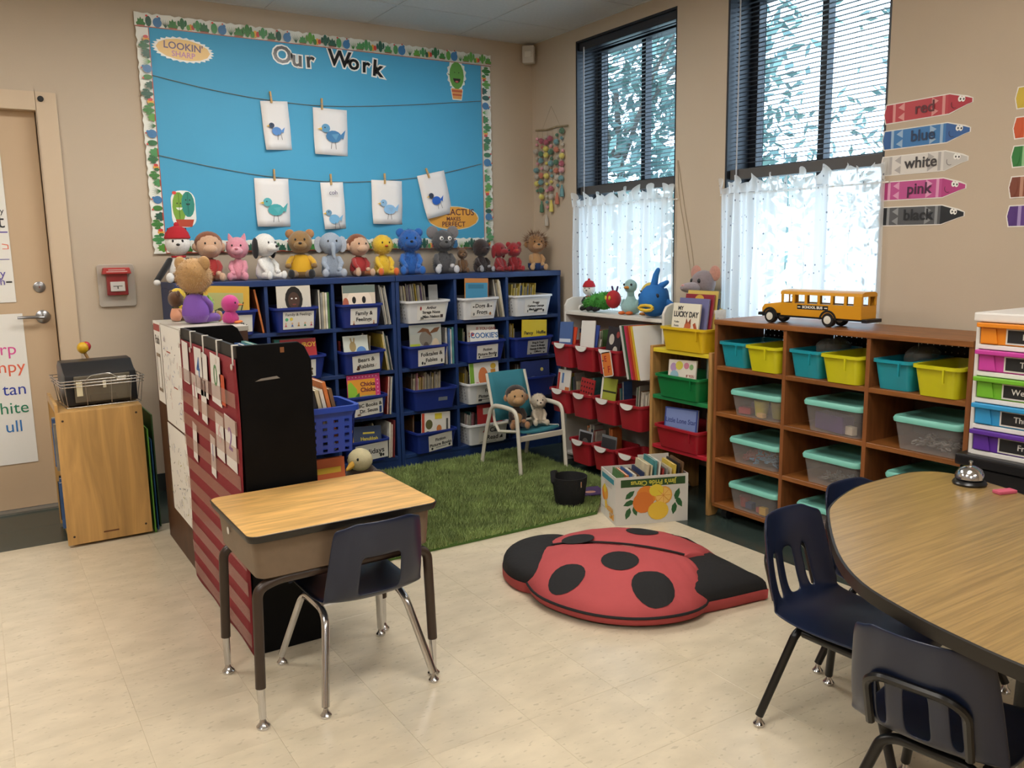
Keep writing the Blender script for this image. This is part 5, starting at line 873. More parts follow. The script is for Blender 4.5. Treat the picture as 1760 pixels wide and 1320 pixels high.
# local: x from nose (-.26) to tail (.24); faces along -x
def side_panel(y0, y1):
    O = [(-.245,.045),(-.22,.045),(-.215,.06),(-.17,.06),(-.165,.038),(.05,.038),(.06,.06),(.11,.06),(.12,.038),(.235,.038),(.235,.09),(-.15,.09),(-.155,.078),(-.23,.07)]
    MB(basis((1,0,0),(0,0,1),(0,-1,0),(0,y0,0))).prism(O, 0, y0-y1 if y0 > y1 else .004).build('body_side', YB_, bus, bevel=.001, seg=1)
MB().box(-.15,-.052,.038,.235,-.048,.092).box(-.15,.048,.038,.235,.052,.092).box(.231,-.048,.038,.235,.048,.092).box(-.15,-.048,.038,.231,.048,.044).build('body', YB_, bus, bevel=.001, seg=1)
MB().loft([[(x, y, z) for x, z in ((-.148,.045),(-.25,.045),(-.252,.066),(-.238,.082),(-.148,.094))] for y in (-.05,-.042,.042,.05)]).build('hood', YB_, bus, smooth=True, bevel=.004, ang=50)
pil = MB()
for y in (-.052, .048):
    for x in (-.148,-.092,-.03,.032,.094,.156,.2): pil.box(x, y, .092, x+(.012 if x < .19 else .035), y+.004, .128)
for y in (-.048, -.002, .04): pil.box(.231, y, .092, .235, y+.008, .128); pil.box(-.148, y, .092, -.144, y+.006, .128)
tag(pil.build('window_pillars', YB_, bus), kind='stuff')
MB().loft([[(x,y,z) for y, z in ((-.052,.128),(.052,.128),(.05,.14),(.035,.147),(-.035,.147),(-.05,.14))] for x in (-.152,-.14,.225,.237)]).build('roof', YB_, bus, smooth=True, ang=50)
MB().box(-.25,-.046,.03,.24,.046,.04).build('chassis', BK, bus); MB().box(-.272,-.05,.032,-.252,.05,.046).build('front_bumper', BK, bus, bevel=.002); MB().box(.236,-.05,.026,.262,.05,.04).build('rear_bumper', BK, bus, bevel=.002)
MB().box(-.14,-.04,.062,.22,.04,.088).build('seat_block', BK, bus)
for x in (-.205, .085):
    for y in (-.042, .042):
        q = MB(basis((1,0,0),(0,0,1),(0,-1,0),(x,y+(.012 if y < 0 else .012),.03))); wl = q.lathe([(.008,-.0),(.027,0),(.03,.004),(.03,.02),(.027,.024),(.008,.024)], 18).build('wheel', BK, bus, smooth=True, ang=50)
        s = .0245 if y < 0 else -.0245
        MB(basis((1,0,0),(0,0,1),(0,-1,0),(x,y+.012,.03))).lathe([(.001,.0225),(.016,.0225),(.017,.0255),(.013,.0265),(.005,.0255),(.001,.0275)], 14).build('hubcap', mat('#d6d3c8', .4), wl, smooth=True)
        if y < 0: MB(basis((1,0,0),(0,0,1),(0,-1,0),(x,-.052,.03))).add([(r_*math.cos(R(a)),r_*math.sin(R(a)),zz) for zz in (0,.003) for r_ in (.032,.04) for a in range(0,181,20)], [(i,i+1,i+11,i+10) for i in range(9)]+[(20+i,21+i,31+i,30+i) for i in range(9)]+[(10+i,11+i,31+i,30+i) for i in range(9)]).build('wheel_arch', BK, bus)
sg = MB(basis((1,0,0),(0,0,1),(0,-1,0),(.01,-.052,.077))).prism([(-.075,-.009),(.075,-.009),(.075,.009),(-.075,.009)], 0, .0006).build('name_band', BK, bus); prints(sg, [('txt','SCHOOL BUS',0,0,.0145,'#e6e2d6',.0006,1.12),('r',-.072,-.002,-.058,.002,'#e6e2d6'),('r',.058,-.002,.072,.002,'#e6e2d6')], basis((1,0,0),(0,0,1),(0,-1,0),(.01,-.0526,.077)))
# ------------------------------------------------------------------ drawer tower
dt = thing('drawer_tower', 'white drawer tower with five rainbow-coloured weekday drawers', 'drawers', (2.6, 1.245, .637), R(-90)); DW = mat('#dcdad6', .4); w = .34; dp = .33
for s in (-1, 1): MB().box(s*w/2-.006,.004,0,s*w/2+.006,dp,.43).build('side_frame', DW, dt, bevel=.002)
MB().box(-w/2-.012,-.004,.415,w/2+.012,dp+.004,.443).build('top', DW, dt, bevel=.005)
for k in range(5): MB().box(-w/2+.006,-.002,k*.083,w/2-.006,dp,k*.083+.014).build('rail', DW, dt, bevel=.002)
MB().box(-w/2+.006,dp-.004,.0,w/2-.006,dp,.415).build('back_panel', DW, dt)
for k, (c_, n) in enumerate((('#5a2f98','Friday'),('#2f94cc','Thursday'),('#6fb32e','Wednesday'),('#c23f9c','Tuesday'),('#e0861e','Monday'))):
    z0 = k*.083+.015; q = MB().box(-w/2+.01,.0,z0,w/2-.01,dp-.01,z0+.062).build('drawer', mat(c_, .35), dt, bevel=.003); MB().box(-w/2+.004,-.016,z0+.052,w/2-.004,.002,z0+.066).build('drawer_lip', mat(c_, .35), q, bevel=.003); MB().prism([(-.155,.004),(-.105,.004),(-.113,.05),(-.155,.05)], 0, .004).build('grip', mat(c_, .4), q, loc=(0,-.001,z0), rot=(PI/2,0,0))
    M = basis((1,0,0),(0,0,1),(0,-1,0),(.005,-.0005,z0+.028)); L_ = MB(M).prism([(-.088,-.024),(.088,-.024),(.088,.024),(-.088,.024)], 0, .001).build('day_label', mat('#d4d2cc', .5), q); prints(L_, [('r',-.083,-.019,.083,.019,'#191a1c'),('txt',n,0,0,.025,'#d9d7d0',.0003)], M @ T(0,0,.001))
bs = thing('file_cart', 'black plastic cart under the rainbow drawer tower', 'cart', (2.6, 1.245, 0), R(-90)); BP = mat('#17171a', .35)
MB().box(-.19,-.02,.03,.19,.35,.6).build('body', BP, bs, bevel=.012, seg=3); MB().box(-.2,-.03,.6,.2,.36,.637).build('lid', BP, bs, bevel=.01, seg=3); MB().box(-.12,-.034,.52,.12,-.018,.534).build('handle', mat('#8a8a8a', .3, .6), bs, bevel=.004)
for x in (-.16,.16):
    for y in (.02,.31): MB(basis((0,0,1),(1,0,0),(0,1,0),(x,y-.01,.02))).lathe([(.003,0),(.02,0),(.02,.02),(.003,.02)], 12).build('caster', BP, bs)
# ------------------------------------------------------------------ kidney table
tb = thing('kidney_table', 'large kidney-shaped classroom table with wood-grain top and black edge', 'table', (1.9, .56, 0)); ZTB = .60
hf = [(2.25,1.470),(2.09,1.459),(1.912,1.40),(1.80,1.327),(1.607,1.157),(1.50,1.02),(1.45,.885),(1.425,.775),(1.41,.651)]
inn = [(2.20,.75),(2.30,.95),(2.404,1.148),(2.445,1.264),(2.458,1.375),(2.43,1.434),(2.36,1.467)]
P = hf+[(x,1.12-y) for x, y in reversed(hf)]+[(x,1.12-y) for x, y in reversed(inn)]+[(2.17,.56)]+inn
P = [(x-1.9, y-.56) for x, y in cat_rom(P, 4)]
def offset(P, d):
    n = len(P); o = []
    for i in range(n):
        t = (Vector(P[(i+1)%n])-Vector(P[i-1])).normalized(); o.append((P[i][0]+t.y*d, P[i][1]-t.x*d))
    return o
_a = sum(P[i][0]*P[(i+1)%len(P)][1]-P[(i+1)%len(P)][0]*P[i][1] for i in range(len(P)))
if _a < 0: P = P[::-1]
TG = mat('#957a4c', .3, kind='wood', vs=3.2, stretch=(.9,30,1))
MB().prism(offset(P,-.003), ZTB-.026, ZTB).build('table_top', TG, tb)
E2 = offset(P, .003); E1 = offset(P, -.003)
MB().loft([[(x,y,ZTB-.03) for x,y in E1],[(x,y,ZTB-.028) for x,y in E2],[(x,y,ZTB-.001) for x,y in E2],[(x,y,ZTB+.0005) for x,y in E1]], close=True).build('edge_band', mat('#191513', .4), tb, smooth=True, ang=50)
def glide(mb, x, y, r=.016): mb.lathe([(r*.4,.03),(r*.55,.018),(r,.008),(r*.9,.001),(.002,0)], 14, (x,y,0))
for lx, ly in ((2.44,1.215),(1.95,.9),(2.44,-.095),(1.95,.22)):
    x, y = lx-1.9, ly-.56; MB().tube([(x-.03*(1 if x > 0 else -1),y-.03*(1 if y > 0 else -1),ZTB-.026),(x,y,.12)], [.022,.018], 12).build('leg', mat('#131313', .35), tb, smooth=True); g_ = MB().tube([(x,y,.12),(x+.005,y,.03)], .012, 10); glide(g_, x+.005, y); g_.build('leg_foot', CHROME, tb, smooth=True)
# ------------------------------------------------------------------ stacking chairs
def chair(label, loc, rz, slots, legm, shell, group=None):
    """faces local +y"""
    t = thing('school_chair', label, 'chair', loc, rz, group)
    prof = [(-.262,.565,.118),(-.258,.545,.132),(-.248,.50,.138),(-.238,.455,.143),(-.228,.415,.147),(-.218,.375,.15),(-.203,.338,.152),(-.172,.312,.153),(-.12,.298,.153),(-.05,.293,.155),(.03,.294,.157),(.10,.298,.157),(.145,.292,.152),(.162,.272,.145)]
    us = [-1,-.86,-.7,-.54,-.42,-.30,-.16,0,.16,.30,.42,.54,.7,.86,1]; V = []; F = []; n = len(us)
    for j, (y, z, w) in enumerate(prof):
        for u in us:
            c = u*u; x = u*w; k = max(0, abs(u)-.7)/.3
            if j <= 6: V.append((x, y+.030*c+.012*k*k, z-(.02*k if j == 0 else 0)))
            else: V.append((x, y, z+.016*c-(.02*k*k if j >= 12 else 0)))
    for j in range(len(prof)-1):
        for i in range(n-1):
            if slots and 3 <= j <= 5 and i in (3, 6, 7, 10): continue
            if not slots and 3 <= j <= 5 and 4 <= i <= 9: continue
            F.append((j*n+i, j*n+i+1, (j+1)*n+i+1, (j+1)*n+i))
    MB().add(V, F).build('shell', shell, t, smooth=True, solid=.007, sub=2, ang=180)
    fx, fy = .172, .19
    def leg(pts, r=.0115):
        mb = MB().tube(bend(pts, .045, 5), r, 10); mb.build('leg_tube', legm, t, smooth=True)
    if slots:
        leg([(-fx,-fy,.03),(-.1,-.135,.262),(-.07,-.13,.276),(.07,-.13,.276),(.1,-.135,.262),(fx,-fy,.03)])
        MB().tube(bend([(-.095,-.203,.335),(-.095,-.234,.44),(-.065,-.248,.462),(.065,-.248,.462),(.095,-.234,.44),(.095,-.203,.335)], .03, 4), .009, 8).build('back_loop', legm, t, smooth=True)
        leg([(-fx,fy,.03),(-.11,.08,.272),(-.1,-.11,.274)]); leg([(fx,fy,.03),(.11,.08,.272),(.1,-.11,.274)])
    else:
        for s in (-1, 1): leg([(s*fx,fy,.03),(s*.125,.085,.268),(s*.125,-.10,.268),(s*fx,-fy,.03)])
        MB().tube([(-.125,-.06,.278),(.125,-.06,.278)], .009, 8).build('cross_bar', legm, t, smooth=True); MB().tube([(-.125,.07,.278),(.125,.07,.278)], .009, 8).build('cross_bar', legm, t, smooth=True)
    for sx in (-1, 1):
        for sy in (-1, 1):
            g_ = MB(); glide(g_, sx*fx, sy*fy); g_.build('glide', CHROME, t, smooth=True)
    return t
SH = mat('#17213a', .3, var=.06, vs=8); BLK = mat('#121214', .3)
chair('navy plastic chair with chrome legs pushed in at the single desk', (.893, 2.343, 0), R(1), False, CHROME, SH)
chair('navy slotted chair beside the rounded far corner of the kidney table', (1.885, 1.27, 0), R(180+6), True, BLK, SH)
chair('navy slotted chair with its back against the long outer edge of the kidney table', (1.675, .897, 0), R(-90+10), True, BLK, SH)
chair('navy chair tucked under the kidney table end by the wooden shelf', (2.24, 1.35, 0), R(180), True, BLK, SH)
# bell and eraser
b = thing('call_bell', 'silver call bell with black base on the kidney table', 'bell', (2.385, 1.29, ZTB))
MB().lathe([(.001,0),(.044,0),(.046,.006),(.04,.014),(.03,.016),(.001,.016)], 24).build('base', BLK, b, smooth=True, ang=50); MB().lathe([(.038,.018),(.040,.02),(.038,.032),(.03,.045),(.016,.053),(.006,.055),(.001,.055)], 24).build('dome', CHROME, b, smooth=True); MB().lathe([(.004,.054),(.004,.064),(.006,.066),(.005,.070),(.001,.071)], 12).build('button', CHROME, b, smooth=True)
tag(MB().box(-.03,-.014,0,.03,.014,.010).build('eraser', mat('#c0566e', .8), bevel=.003, loc=(2.375,1.185,ZTB), rot=(0,0,R(-18))), 'small pink eraser lying on the kidney table', 'eraser')
# ------------------------------------------------------------------ student desk
dk = thing('student_desk', 'single student desk with maple top and brown metal book box', 'desk', (.828, 2.382, 0)); ZD = .56
DT = mat('#dcae68', .35, kind='wood', vs=2.5, stretch=(1.5,14,1)); DB = mat('#6e5c4a', .45, var=.05, vs=40); DL = mat('#33251d', .35)
MB().prism(rrect(.56,.435,.028,5), ZD-.008, ZD).build('desk_top', DT, dk, bevel=.002); MB().loft([[(x,y,ZD-.022) for x,y in rrect(.556,.431,.028,5)],[(x,y,ZD-.008) for x,y in rrect(.566,.441,.03,5)],[(x,y,ZD-.002) for x,y in rrect(.566,.441,.03,5)],[(x,y,ZD-.001) for x,y in rrect(.558,.433,.028,5)]], close=False).build('edge_trim', mat('#1a1613', .4), dk, smooth=True, ang=40)
MB().loft([[(x,y,z) for x,y in rrect(w_,d_,.03,5)] for w_, d_, z in ((.50,.375,.425),(.515,.39,.43),(.53,.405,ZD-.022))]).build('book_box', DB, dk, smooth=True, ang=45)
MB(basis((0,-1,0),(0,0,1),(-1,0,0),(-.267,.06,.50))).lathe([(.001,0),(.011,0),(.011,.001),(.001,.001)], 14).build('sticker', mat('#d9d6cf', .5), dk)
for sy in (-1, 1):
    y = sy*.187; MB().tube(bend([(-.268,y,.12),(-.258,y*.97,.40),(-.2,y*.95,.416),(.2,y*.95,.416),(.254,y*.97,.40),(.26,y,.12)], .05, 5), .0145, 12).build('leg_frame', DL, dk, smooth=True)
    for x in (-.268, .26): g_ = MB().tube([(x,y,.13),(x,y,.03)], [.0115,.0095], 10); glide(g_, x, y, .019); g_.build('leg_extension', CHROME, dk, smooth=True)
# ------------------------------------------------------------------ ladybug floor cushion
lb = thing('ladybug_cushion', 'big red and black ladybug floor cushion lying on the tiles', 'cushion', (2.03, 2.42, 0), math.atan2(-.80, .60))
# local x: head (-) to tail (+); local y: across
RED = mat('#b0484a', .8, var=.06, vs=6, bump=.12, bs=40); BKC = mat('#161517', .85, bump=.15, bs=60)
def pillow(name, P, h, m, parent, z0=0, n=9, edge=.35, ms=None):
    """stuffed cushion over an outline: rings shrink to the middle while the top rises"""
    cx = sum(p[0] for p in P)/len(P); cy = sum(p[1] for p in P)/len(P); L = []
    for k, z in ((.93,0),(.985,.12),(1,.32),(.985,.5)): L.append([(cx+(x-cx)*k, cy+(y-cy)*k, z0+h*z*.9) for x, y in P])
    for i in range(1, n): k = math.cos(PI/2*i/n); L.append([(cx+(x-cx)*k*.985, cy+(y-cy)*k*.985, z0+h*(.45+.55*math.sin(PI/2*i/n)**.9)) for x, y in P])
    mb = MB().loft(L); return mb
def hgt(x, y): return 0
WG = [(-.29,.0),(-.34,.10),(-.315,.22),(-.21,.34),(-.03,.41),(.14,.40),(.28,.32),(.35,.21),(.33,.10),(.24,.0)]
def wing(s):
    P = cat_rom([(x, s*y) for x, y in WG[1:-1]], 5, False); P = [(WG[0][0], s*.002)]+P+[(WG[-1][0], s*.002)]; n = len(P); L = []; N = 8
    def top(x, y): r = min(1, math.hypot((x-.02)/.42, y/.44)); return .05+.115*math.sqrt(max(0, 1-r*r))-.012*math.exp(-(y/.02)**2)
    # fan from the seam: rows run from the seam outward
    V = []; F = []
    for i, (x, y) in enumerate(P):
        for j in range(N+1):
            q = j/N; sx = WG[0][0]+(WG[-1][0]-WG[0][0])*i/(n-1); xx = sx+(x-sx)*q; yy = s*.002+(y-s*.002)*q; rg_ = 1-q**6
            V.append((xx, yy, .05+(top(xx, yy)-.05)*rg_+.0035*math.sin(i*1.7+q*4)*q*(1 if xx > .1 else .4)))
        V.append((x, y, .03)); V.append((sx+(x-sx)*.96, y*.96, .012))
    m = N+3
    for i in range(n-1):
        for j in range(m-1): F.append((i*m+j, (i+1)*m+j, (i+1)*m+j+1, i*m+j+1))
    o = MB().add(V, F).build('wing', RED, lb, smooth=True, ang=180); bt = BVHTree.FromPolygons([Vector(q) for q in V], F)
    def hz(x, y):
        h_ = bt.ray_cast(Vector((x, y, 1)), Vector((0, 0, -1)))[0]; return h_.z if h_ else .045
    MB().tube([(P[i][0]*1.004, P[i][1]*1.006, .046) for i in range(0, n)], .005, 6).build('piping', BKC, o, smooth=True)
    for (cx, cy, r) in (((-.14,.28,.068),(.03,.165,.07),(.175,.275,.076)) if s < 0 else ((.04,.18,.066),(.205,.27,.062),(-.09,.325,.052))):
        V = []; F = []
        for k in range(5):
            for a in range(20): x = cx+r*(k/4)*math.cos(2*PI*a/20); y = s*(cy+r*(k/4)*math.sin(2*PI*a/20)); V.append((x, y, hz(x, y)+.0025))
        for k in range(4):
            for a in range(20): F.append((k*20+a, k*20+(a+1)%20, (k+1)*20+(a+1)%20, (k+1)*20+a))
        MB().add(V, F).build('spot', BKC, o, smooth=True, ang=180)
    return o
for s in (-1, 1): wing(s)
MB().tube([(x, 0, .05+.115*math.sqrt(max(0, 1-((x-.02)/.42)**2))-.005) for x in [-.29+.53*i/20 for i in range(21)]], .004, 6).build('wing_seam', BKC, lb, smooth=True)
V = []; F = []   # spot that straddles the seam
for k in range(4):
    for a in range(18):
        x = -.185+.066*(k/3)*math.cos(2*PI*a/18); y = .02+.062*(k/3)*math.sin(2*PI*a/18); r = min(1, math.hypot((x-.02)/.42, y/.44)); V.append((x, y, .05+.115*math.sqrt(max(0,1-r*r))+.003))
for k in range(3):
    for a in range(18): F.append((k*18+a, k*18+(a+1)%18, (k+1)*18+(a+1)%18, (k+1)*18+a))
MB().add(V, F).build('spot', BKC, lb, smooth=True, ang=180)
HP = cat_rom([(-.27,-.22),(-.22,-.1),(-.22,.1),(-.27,.22),(-.37,.205),(-.455,.11),(-.485,0),(-.455,-.11),(-.37,-.205)], 5); pillow('head', HP, .13, BKC, lb).build('head', BKC, lb, smooth=True, ang=180)
TP = cat_rom([(.05,-.28),(.24,-.27),(.38,-.16),(.52,-.02),(.545,0),(.52,.02),(.38,.16),(.24,.27),(.05,.28),(-.1,0)], 5); pillow('tail', TP, .125, BKC, lb).build('tail', BKC, lb, smooth=True, ang=180)
q = lambda P, k, z: [(sum(p[0] for p in P)/len(P)+(x-sum(p[0] for p in P)/len(P))*k, y*k, z) for x, y in P]
for P_ in (HP, TP): MB().loft([q(P_,.95,.001),q(P_,1.005,.012),q(P_,1.01,.046)], True, False).build('underside', RED, lb, smooth=True, ang=60)
# ------------------------------------------------------------------ shag rug
rug = thing('shag_rug', 'green grass-like shag rug in front of the blue bookcases', 'rug', (0,0,0)); RP = [(1.28,3.16),(2.48,3.15),(2.86,3.56),(2.86,4.30),(2.7,4.47),(1.28,4.47)]
MB().prism(RP, .0005, .012).build('backing', mat('#4a6a2c', .95), rug)
import numpy as np
rs = np.random.RandomState(3); n = 90000; px = rs.uniform(1.28, 2.87, n); py = rs.uniform(3.14, 4.48, n)
ok = (py > 3.155) & (py < 4.47) & (px < 2.86) & ((px-2.48)*(.41)-(py-3.15)*(.38) < 0); px, py = px[ok], py[ok]; n = len(px)
a = rs.uniform(0, 2*np.pi, n); h = rs.uniform(.014, .032, n); lx, ly = rs.normal(0, .011, n), rs.normal(0, .011, n)-.003; w = .0035
vv = np.empty((n, 3, 3)); vv[:,0] = np.c_[px-w*np.cos(a), py-w*np.sin(a), np.full(n, .01)]; vv[:,1] = np.c_[px+w*np.cos(a), py+w*np.sin(a), np.full(n, .01)]; vv[:,2] = np.c_[px+lx, py+ly, .01+h]
me = bpy.data.meshes.new('pile'); me.vertices.add(3*n); me.vertices.foreach_set('co', vv.ravel()); me.loops.add(3*n); me.loops.foreach_set('vertex_index', np.arange(3*n, dtype=np.int32)); me.polygons.add(n); me.polygons.foreach_set('loop_start', np.arange(0, 3*n, 3, dtype=np.int32)); me.update()
me.materials.append(mat('#87985a', .9, var=.35, vs=9)); o = bpy.data.objects.new('pile', me); C.objects.link(o); o.parent = rug; o['kind'] = 'stuff'
# ------------------------------------------------------------------ teal sling chair
pc = thing('sling_chair', 'small white metal chair with teal sling seat on the green rug', 'chair', (2.685, 4.10, .017), R(3)); WM = mat('#cfc9ba', .4); TL = mat('#2f7684', .8, bump=.3, bs=300)
# local: faces -y
for s in (-1, 1):
    x = s*.165
    MB().tube(bend([(x,-.185,0),(x,-.165,.22),(x,-.15,.365),(x,-.05,.375),(x,.10,.37),(x,.17,.18),(x,.215,0)], .06, 6), .014, 10, flat=.75).build('side_frame', WM, pc, smooth=True)
    MB().tube([(x*.86,-.14,.245),(x*.86,.06,.215),(x*.86,.10,.26),(x*.84,.185,.545)], .009, 8).build('sling_rail', WM, pc, smooth=True)
MB().box(-.165,-.168,.19,.165,-.152,.222).build('front_bar', WM, pc, bevel=.004); MB().tube([(-.15,.1,.25),(.15,.1,.25)], .009, 8).build('rear_bar', WM, pc, smooth=True)
def sling(pts, name):
    V = []; F = []
    for (y, z) in pts:
        for i in range(7): u = -1+2*i/6; V.append((u*.139, y+(.012*(1-u*u) if name == 'sling_back' else 0), z-(.012*(1-u*u) if name == 'sling_seat' else 0)))
    for j in range(len(pts)-1):
        for i in range(6): F.append((j*7+i, j*7+i+1, (j+1)*7+i+1, (j+1)*7+i))
    MB().add(V, F).build(name, TL, pc, smooth=True, solid=.004)
sling([(-.155,.238),(-.145,.25),(-.06,.236),(.05,.222)], 'sling_seat'); sling([(.095,.27),(.125,.35),(.155,.45),(.187,.548)], 'sling_back')
ZC = .017+.243
plush('dark brown plush gorilla with tan face and belly sitting on the teal chair', (2.62, 4.085, ZC), .235, R(-18), '#2c1d16', head='#b48e62', hood='#2c1d16', limb='#2c1d16', hand='#a87a54', muzzle='#b48e62', belly='#b08858', ear='side', earc='#a87a54', hs=.95, wide=.9, nose=None)
plush('fluffy cream plush lamb sitting on the teal chair beside the gorilla', (2.772, 4.08, ZC), .19, R(-18), '#c4b7a2', head='#d0c3ae', hand='#cdbfa8', muzzle='#d6cab6', ear='side', earc='#b9aa92', fur=1500, wide=.9, hs=.85, nose='#3a2c26')
# ------------------------------------------------------------------ black bucket
bk = thing('fabric_bucket', 'small black fabric bucket standing on the rug edge', 'bucket', (2.44, 3.32, .014)); BF = mat('#0f0f11', .85, bump=.2, bs=90)
MB().lathe([(.001,0),(.066,0),(.072,.01),(.088,.125),(.09,.15),(.084,.15),(.08,.12),(.062,.012),(.001,.012)], 24).build('body', BF, bk, smooth=True, ang=60); MB().limb([(-.085,.02,.13),(-.075,.035,.17),(-.045,.06,.16)], [.014,.016,.014]).build('fold', BF, bk, smooth=True)
MB().box(.0,-.092,.108,.008,-.087,.138).build('zip_pull', CHROME, bk, bevel=.001)
# ------------------------------------------------------------------ citrus box
cbx = thing('citrus_box', 'white cardboard citrus box printed with oranges and full of books', 'box', (2.648, 2.998, 0), R(-21)); CW, CD, CH = .36, .225, .232; CBM = mat('#cfcbc2', .75, var=.03)
MB().box(-CW/2,-CD/2,.0,CW/2,CD/2,.004).build('base', CBM, cbx)
fw = MB().box(-CW/2,-CD/2,.004,CW/2,-CD/2+.004,CH).build('front_wall', CBM, cbx); MB().box(-CW/2,CD/2-.004,.004,CW/2,CD/2,CH).build('back_wall', CBM, cbx); lw = MB().box(-CW/2,-CD/2+.004,.004,-CW/2+.004,CD/2-.004,CH).build('left_wall', CBM, cbx); MB().box(CW/2-.004,-CD/2+.004,.004,CW/2,CD/2-.004,CH).build('right_wall', CBM, cbx)
lf = lambda x, y, a, s=.03: ('p', [(x+s*(u*math.cos(R(a))-v*math.sin(R(a))), y+s*(u*math.sin(R(a))+v*math.cos(R(a)))) for u, v in ((-1,0),(-.4,.42),(.3,.4),(1,0),(.3,-.4),(-.4,-.42))], '#2a5a30')
Mf = basis((1,0,0),(0,0,1),(0,-1,0),(0,-CD/2,CH/2))
prints(fw, [('r',-.155,.067,.165,.104,'#2a4a22'),lf(-.11,.03,40),lf(-.115,-.01,200),lf(-.12,-.06,250),lf(-.085,-.05,290,.025),lf(.125,.02,70),lf(.135,-.02,300),lf(.11,-.05,260),('e',-.03,.02,.05,.05,'#d9822c'),('e',.055,.018,.045,.045,'#e0a040'),('e',.055,.018,.038,.038,'#e8bb62'),('e',.02,.045,.036,.03,'#e0c63a'),('e',-.045,-.01,.052,.052,'#d2742a'),('e',.03,-.055,.052,.045,'#e0b838')]+[('l',.055,.018,.055+.036*math.cos(R(a_)),.018+.036*math.sin(R(a_)),.002,'#d08a34') for a_ in range(0,360,45)], Mf)
text("Jim's Pride Citrus", .032, mat('#c9c24a', .6), fw, Mf @ Matrix.Rotation(PI, 4, 'Z') @ T(-.005, -.085, .003), bold=.0008)
Ml = basis((0,-1,0),(0,0,1),(-1,0,0),(-CW/2,0,CH/2))
prints(lw, [('e',-.06,-.0,.032,.036,'#d9822c'),('e',-.03,.005,.03,.032,'#e0a040'),('e',-.05,.025,.022,.022,'#e0c63a'),('p',[(-.05,-.03),(-.015,-.03),(-.02,-.07),(-.04,-.07)],'#e0b838'),('r',-.09,.075,.09,.1,'#3f8a98')]+[('r',-.05,.066-.008*i,.06,.068-.008*i,'#8a8680') for i in range(3)]+[('l',-.1,-.07,-.045,-.07,.002,'#8a8a92'),('l',-.045,-.07,-.045,-.105,.002,'#8a8a92')], Ml)
text('JIM\'S', .034, mat('#d99a2c', .6), lw, Ml @ Matrix.Rotation(PI, 4, 'Z') @ T(-.06, .085, .003), bold=.001); text('PRIDE', .034, mat('#d99a2c', .6), lw, Ml @ Matrix.Rotation(PI, 4, 'Z') @ T(-.035, .055, .003), bold=.001)
f = T(2.648, 2.998, .005) @ Matrix.Rotation(R(-21), 4, 'Z') @ Matrix.Rotation(R(90), 4, 'Z')
rg = random.Random(8)
for i, (c_, h_, dd) in enumerate((('green',.235,.15),('orange',.23,.16),('blue',.235,.16),('white',.23,.15),('brown',.225,.15),('navy',.24,.17),('cream',.275,.18),('cream',.27,.18),('teal',.29,.19),('white',.285,.19),('red',.25,.17),('grey',.25,.16),('cream',.25,.17),('yellow',.265,.18),('black',.27,.18),('brown',.275,.18))):
    fx_ = T(2.648, 2.998, .005) @ Matrix.Rotation(R(-21), 4, 'Z'); book(fx_, -.155+.0195*i, -.018, .001, rg.uniform(.006,.013), min(dd, .155), h_, c_, 5, 'standing in the citrus box%s' % (' near its %s' % ('left side' if i < 3 else 'middle' if i < 10 else 'right side') if c_ in ('cream','brown','white') else ''), 'books in the citrus box')
face_book(T(2.648, 2.998, .03) @ Matrix.Rotation(R(-21), 4, 'Z'), .085, .085, 0, .16, .25, .006, '#d2cdc2', [('e',.06,.08,.012,.016,'#b02c38'),('e',-.03,.09,.02,.012,'#c9b95a')], 'tall white book with a red mark at the back of the citrus box', 3)
t = thing('picture_book', 'purple picture book lying on the rug behind the bucket', 'book', (2.60, 3.40, .03), R(-15)); MB().box(-.1,-.07,0,.1,.07,.006).build('body', mat('#4a3a66', .5), t); prints(t, [('e',.02,-.02,.03,.02,'#b98a7a'),('e',-.03,.01,.02,.02,'#6a5a8a')], T(0,0,.006))
# ------------------------------------------------------------------ black divider bookcase with the pocket chart
BKP = mat('#09090b', .45, var=.2, vs=12, spec=.12); BKE = mat('#151516', .55)
dv = thing('divider_bookcase', 'black bookcase used as a divider with a red pocket chart on its back', 'bookcase', (.668, 2.63, 0))
for y in (0, .80): MB(basis((1,0,0),(0,0,1),(0,-1,0),(0,y+.018,0))).prism([(0,0),(.235,0),(.235,.955),(.215,1.0),(.195,1.015),(0,1.015)], 0, .018).build('end_panel', BKP, dv, bevel=.002, seg=1)
MB().box(0,.018,0,.012,.80,1.015).build('back_panel', BKE, dv)
for z in (.06, .36, .62): MB().box(.012,.018,z-.018,.235,.80,z).build('shelf', BKP, dv, bevel=.001, seg=1)
prints(dv, [('p',[(.05,-.0),(.13,.004),(.12,.012),(.07,.008)],'#77726c'),('r',.135,.085,.148,.102,'#7a4a26')], basis((1,0,0),(0,0,1),(0,-1,0),(0,0,.9)), 'scuff_marks')
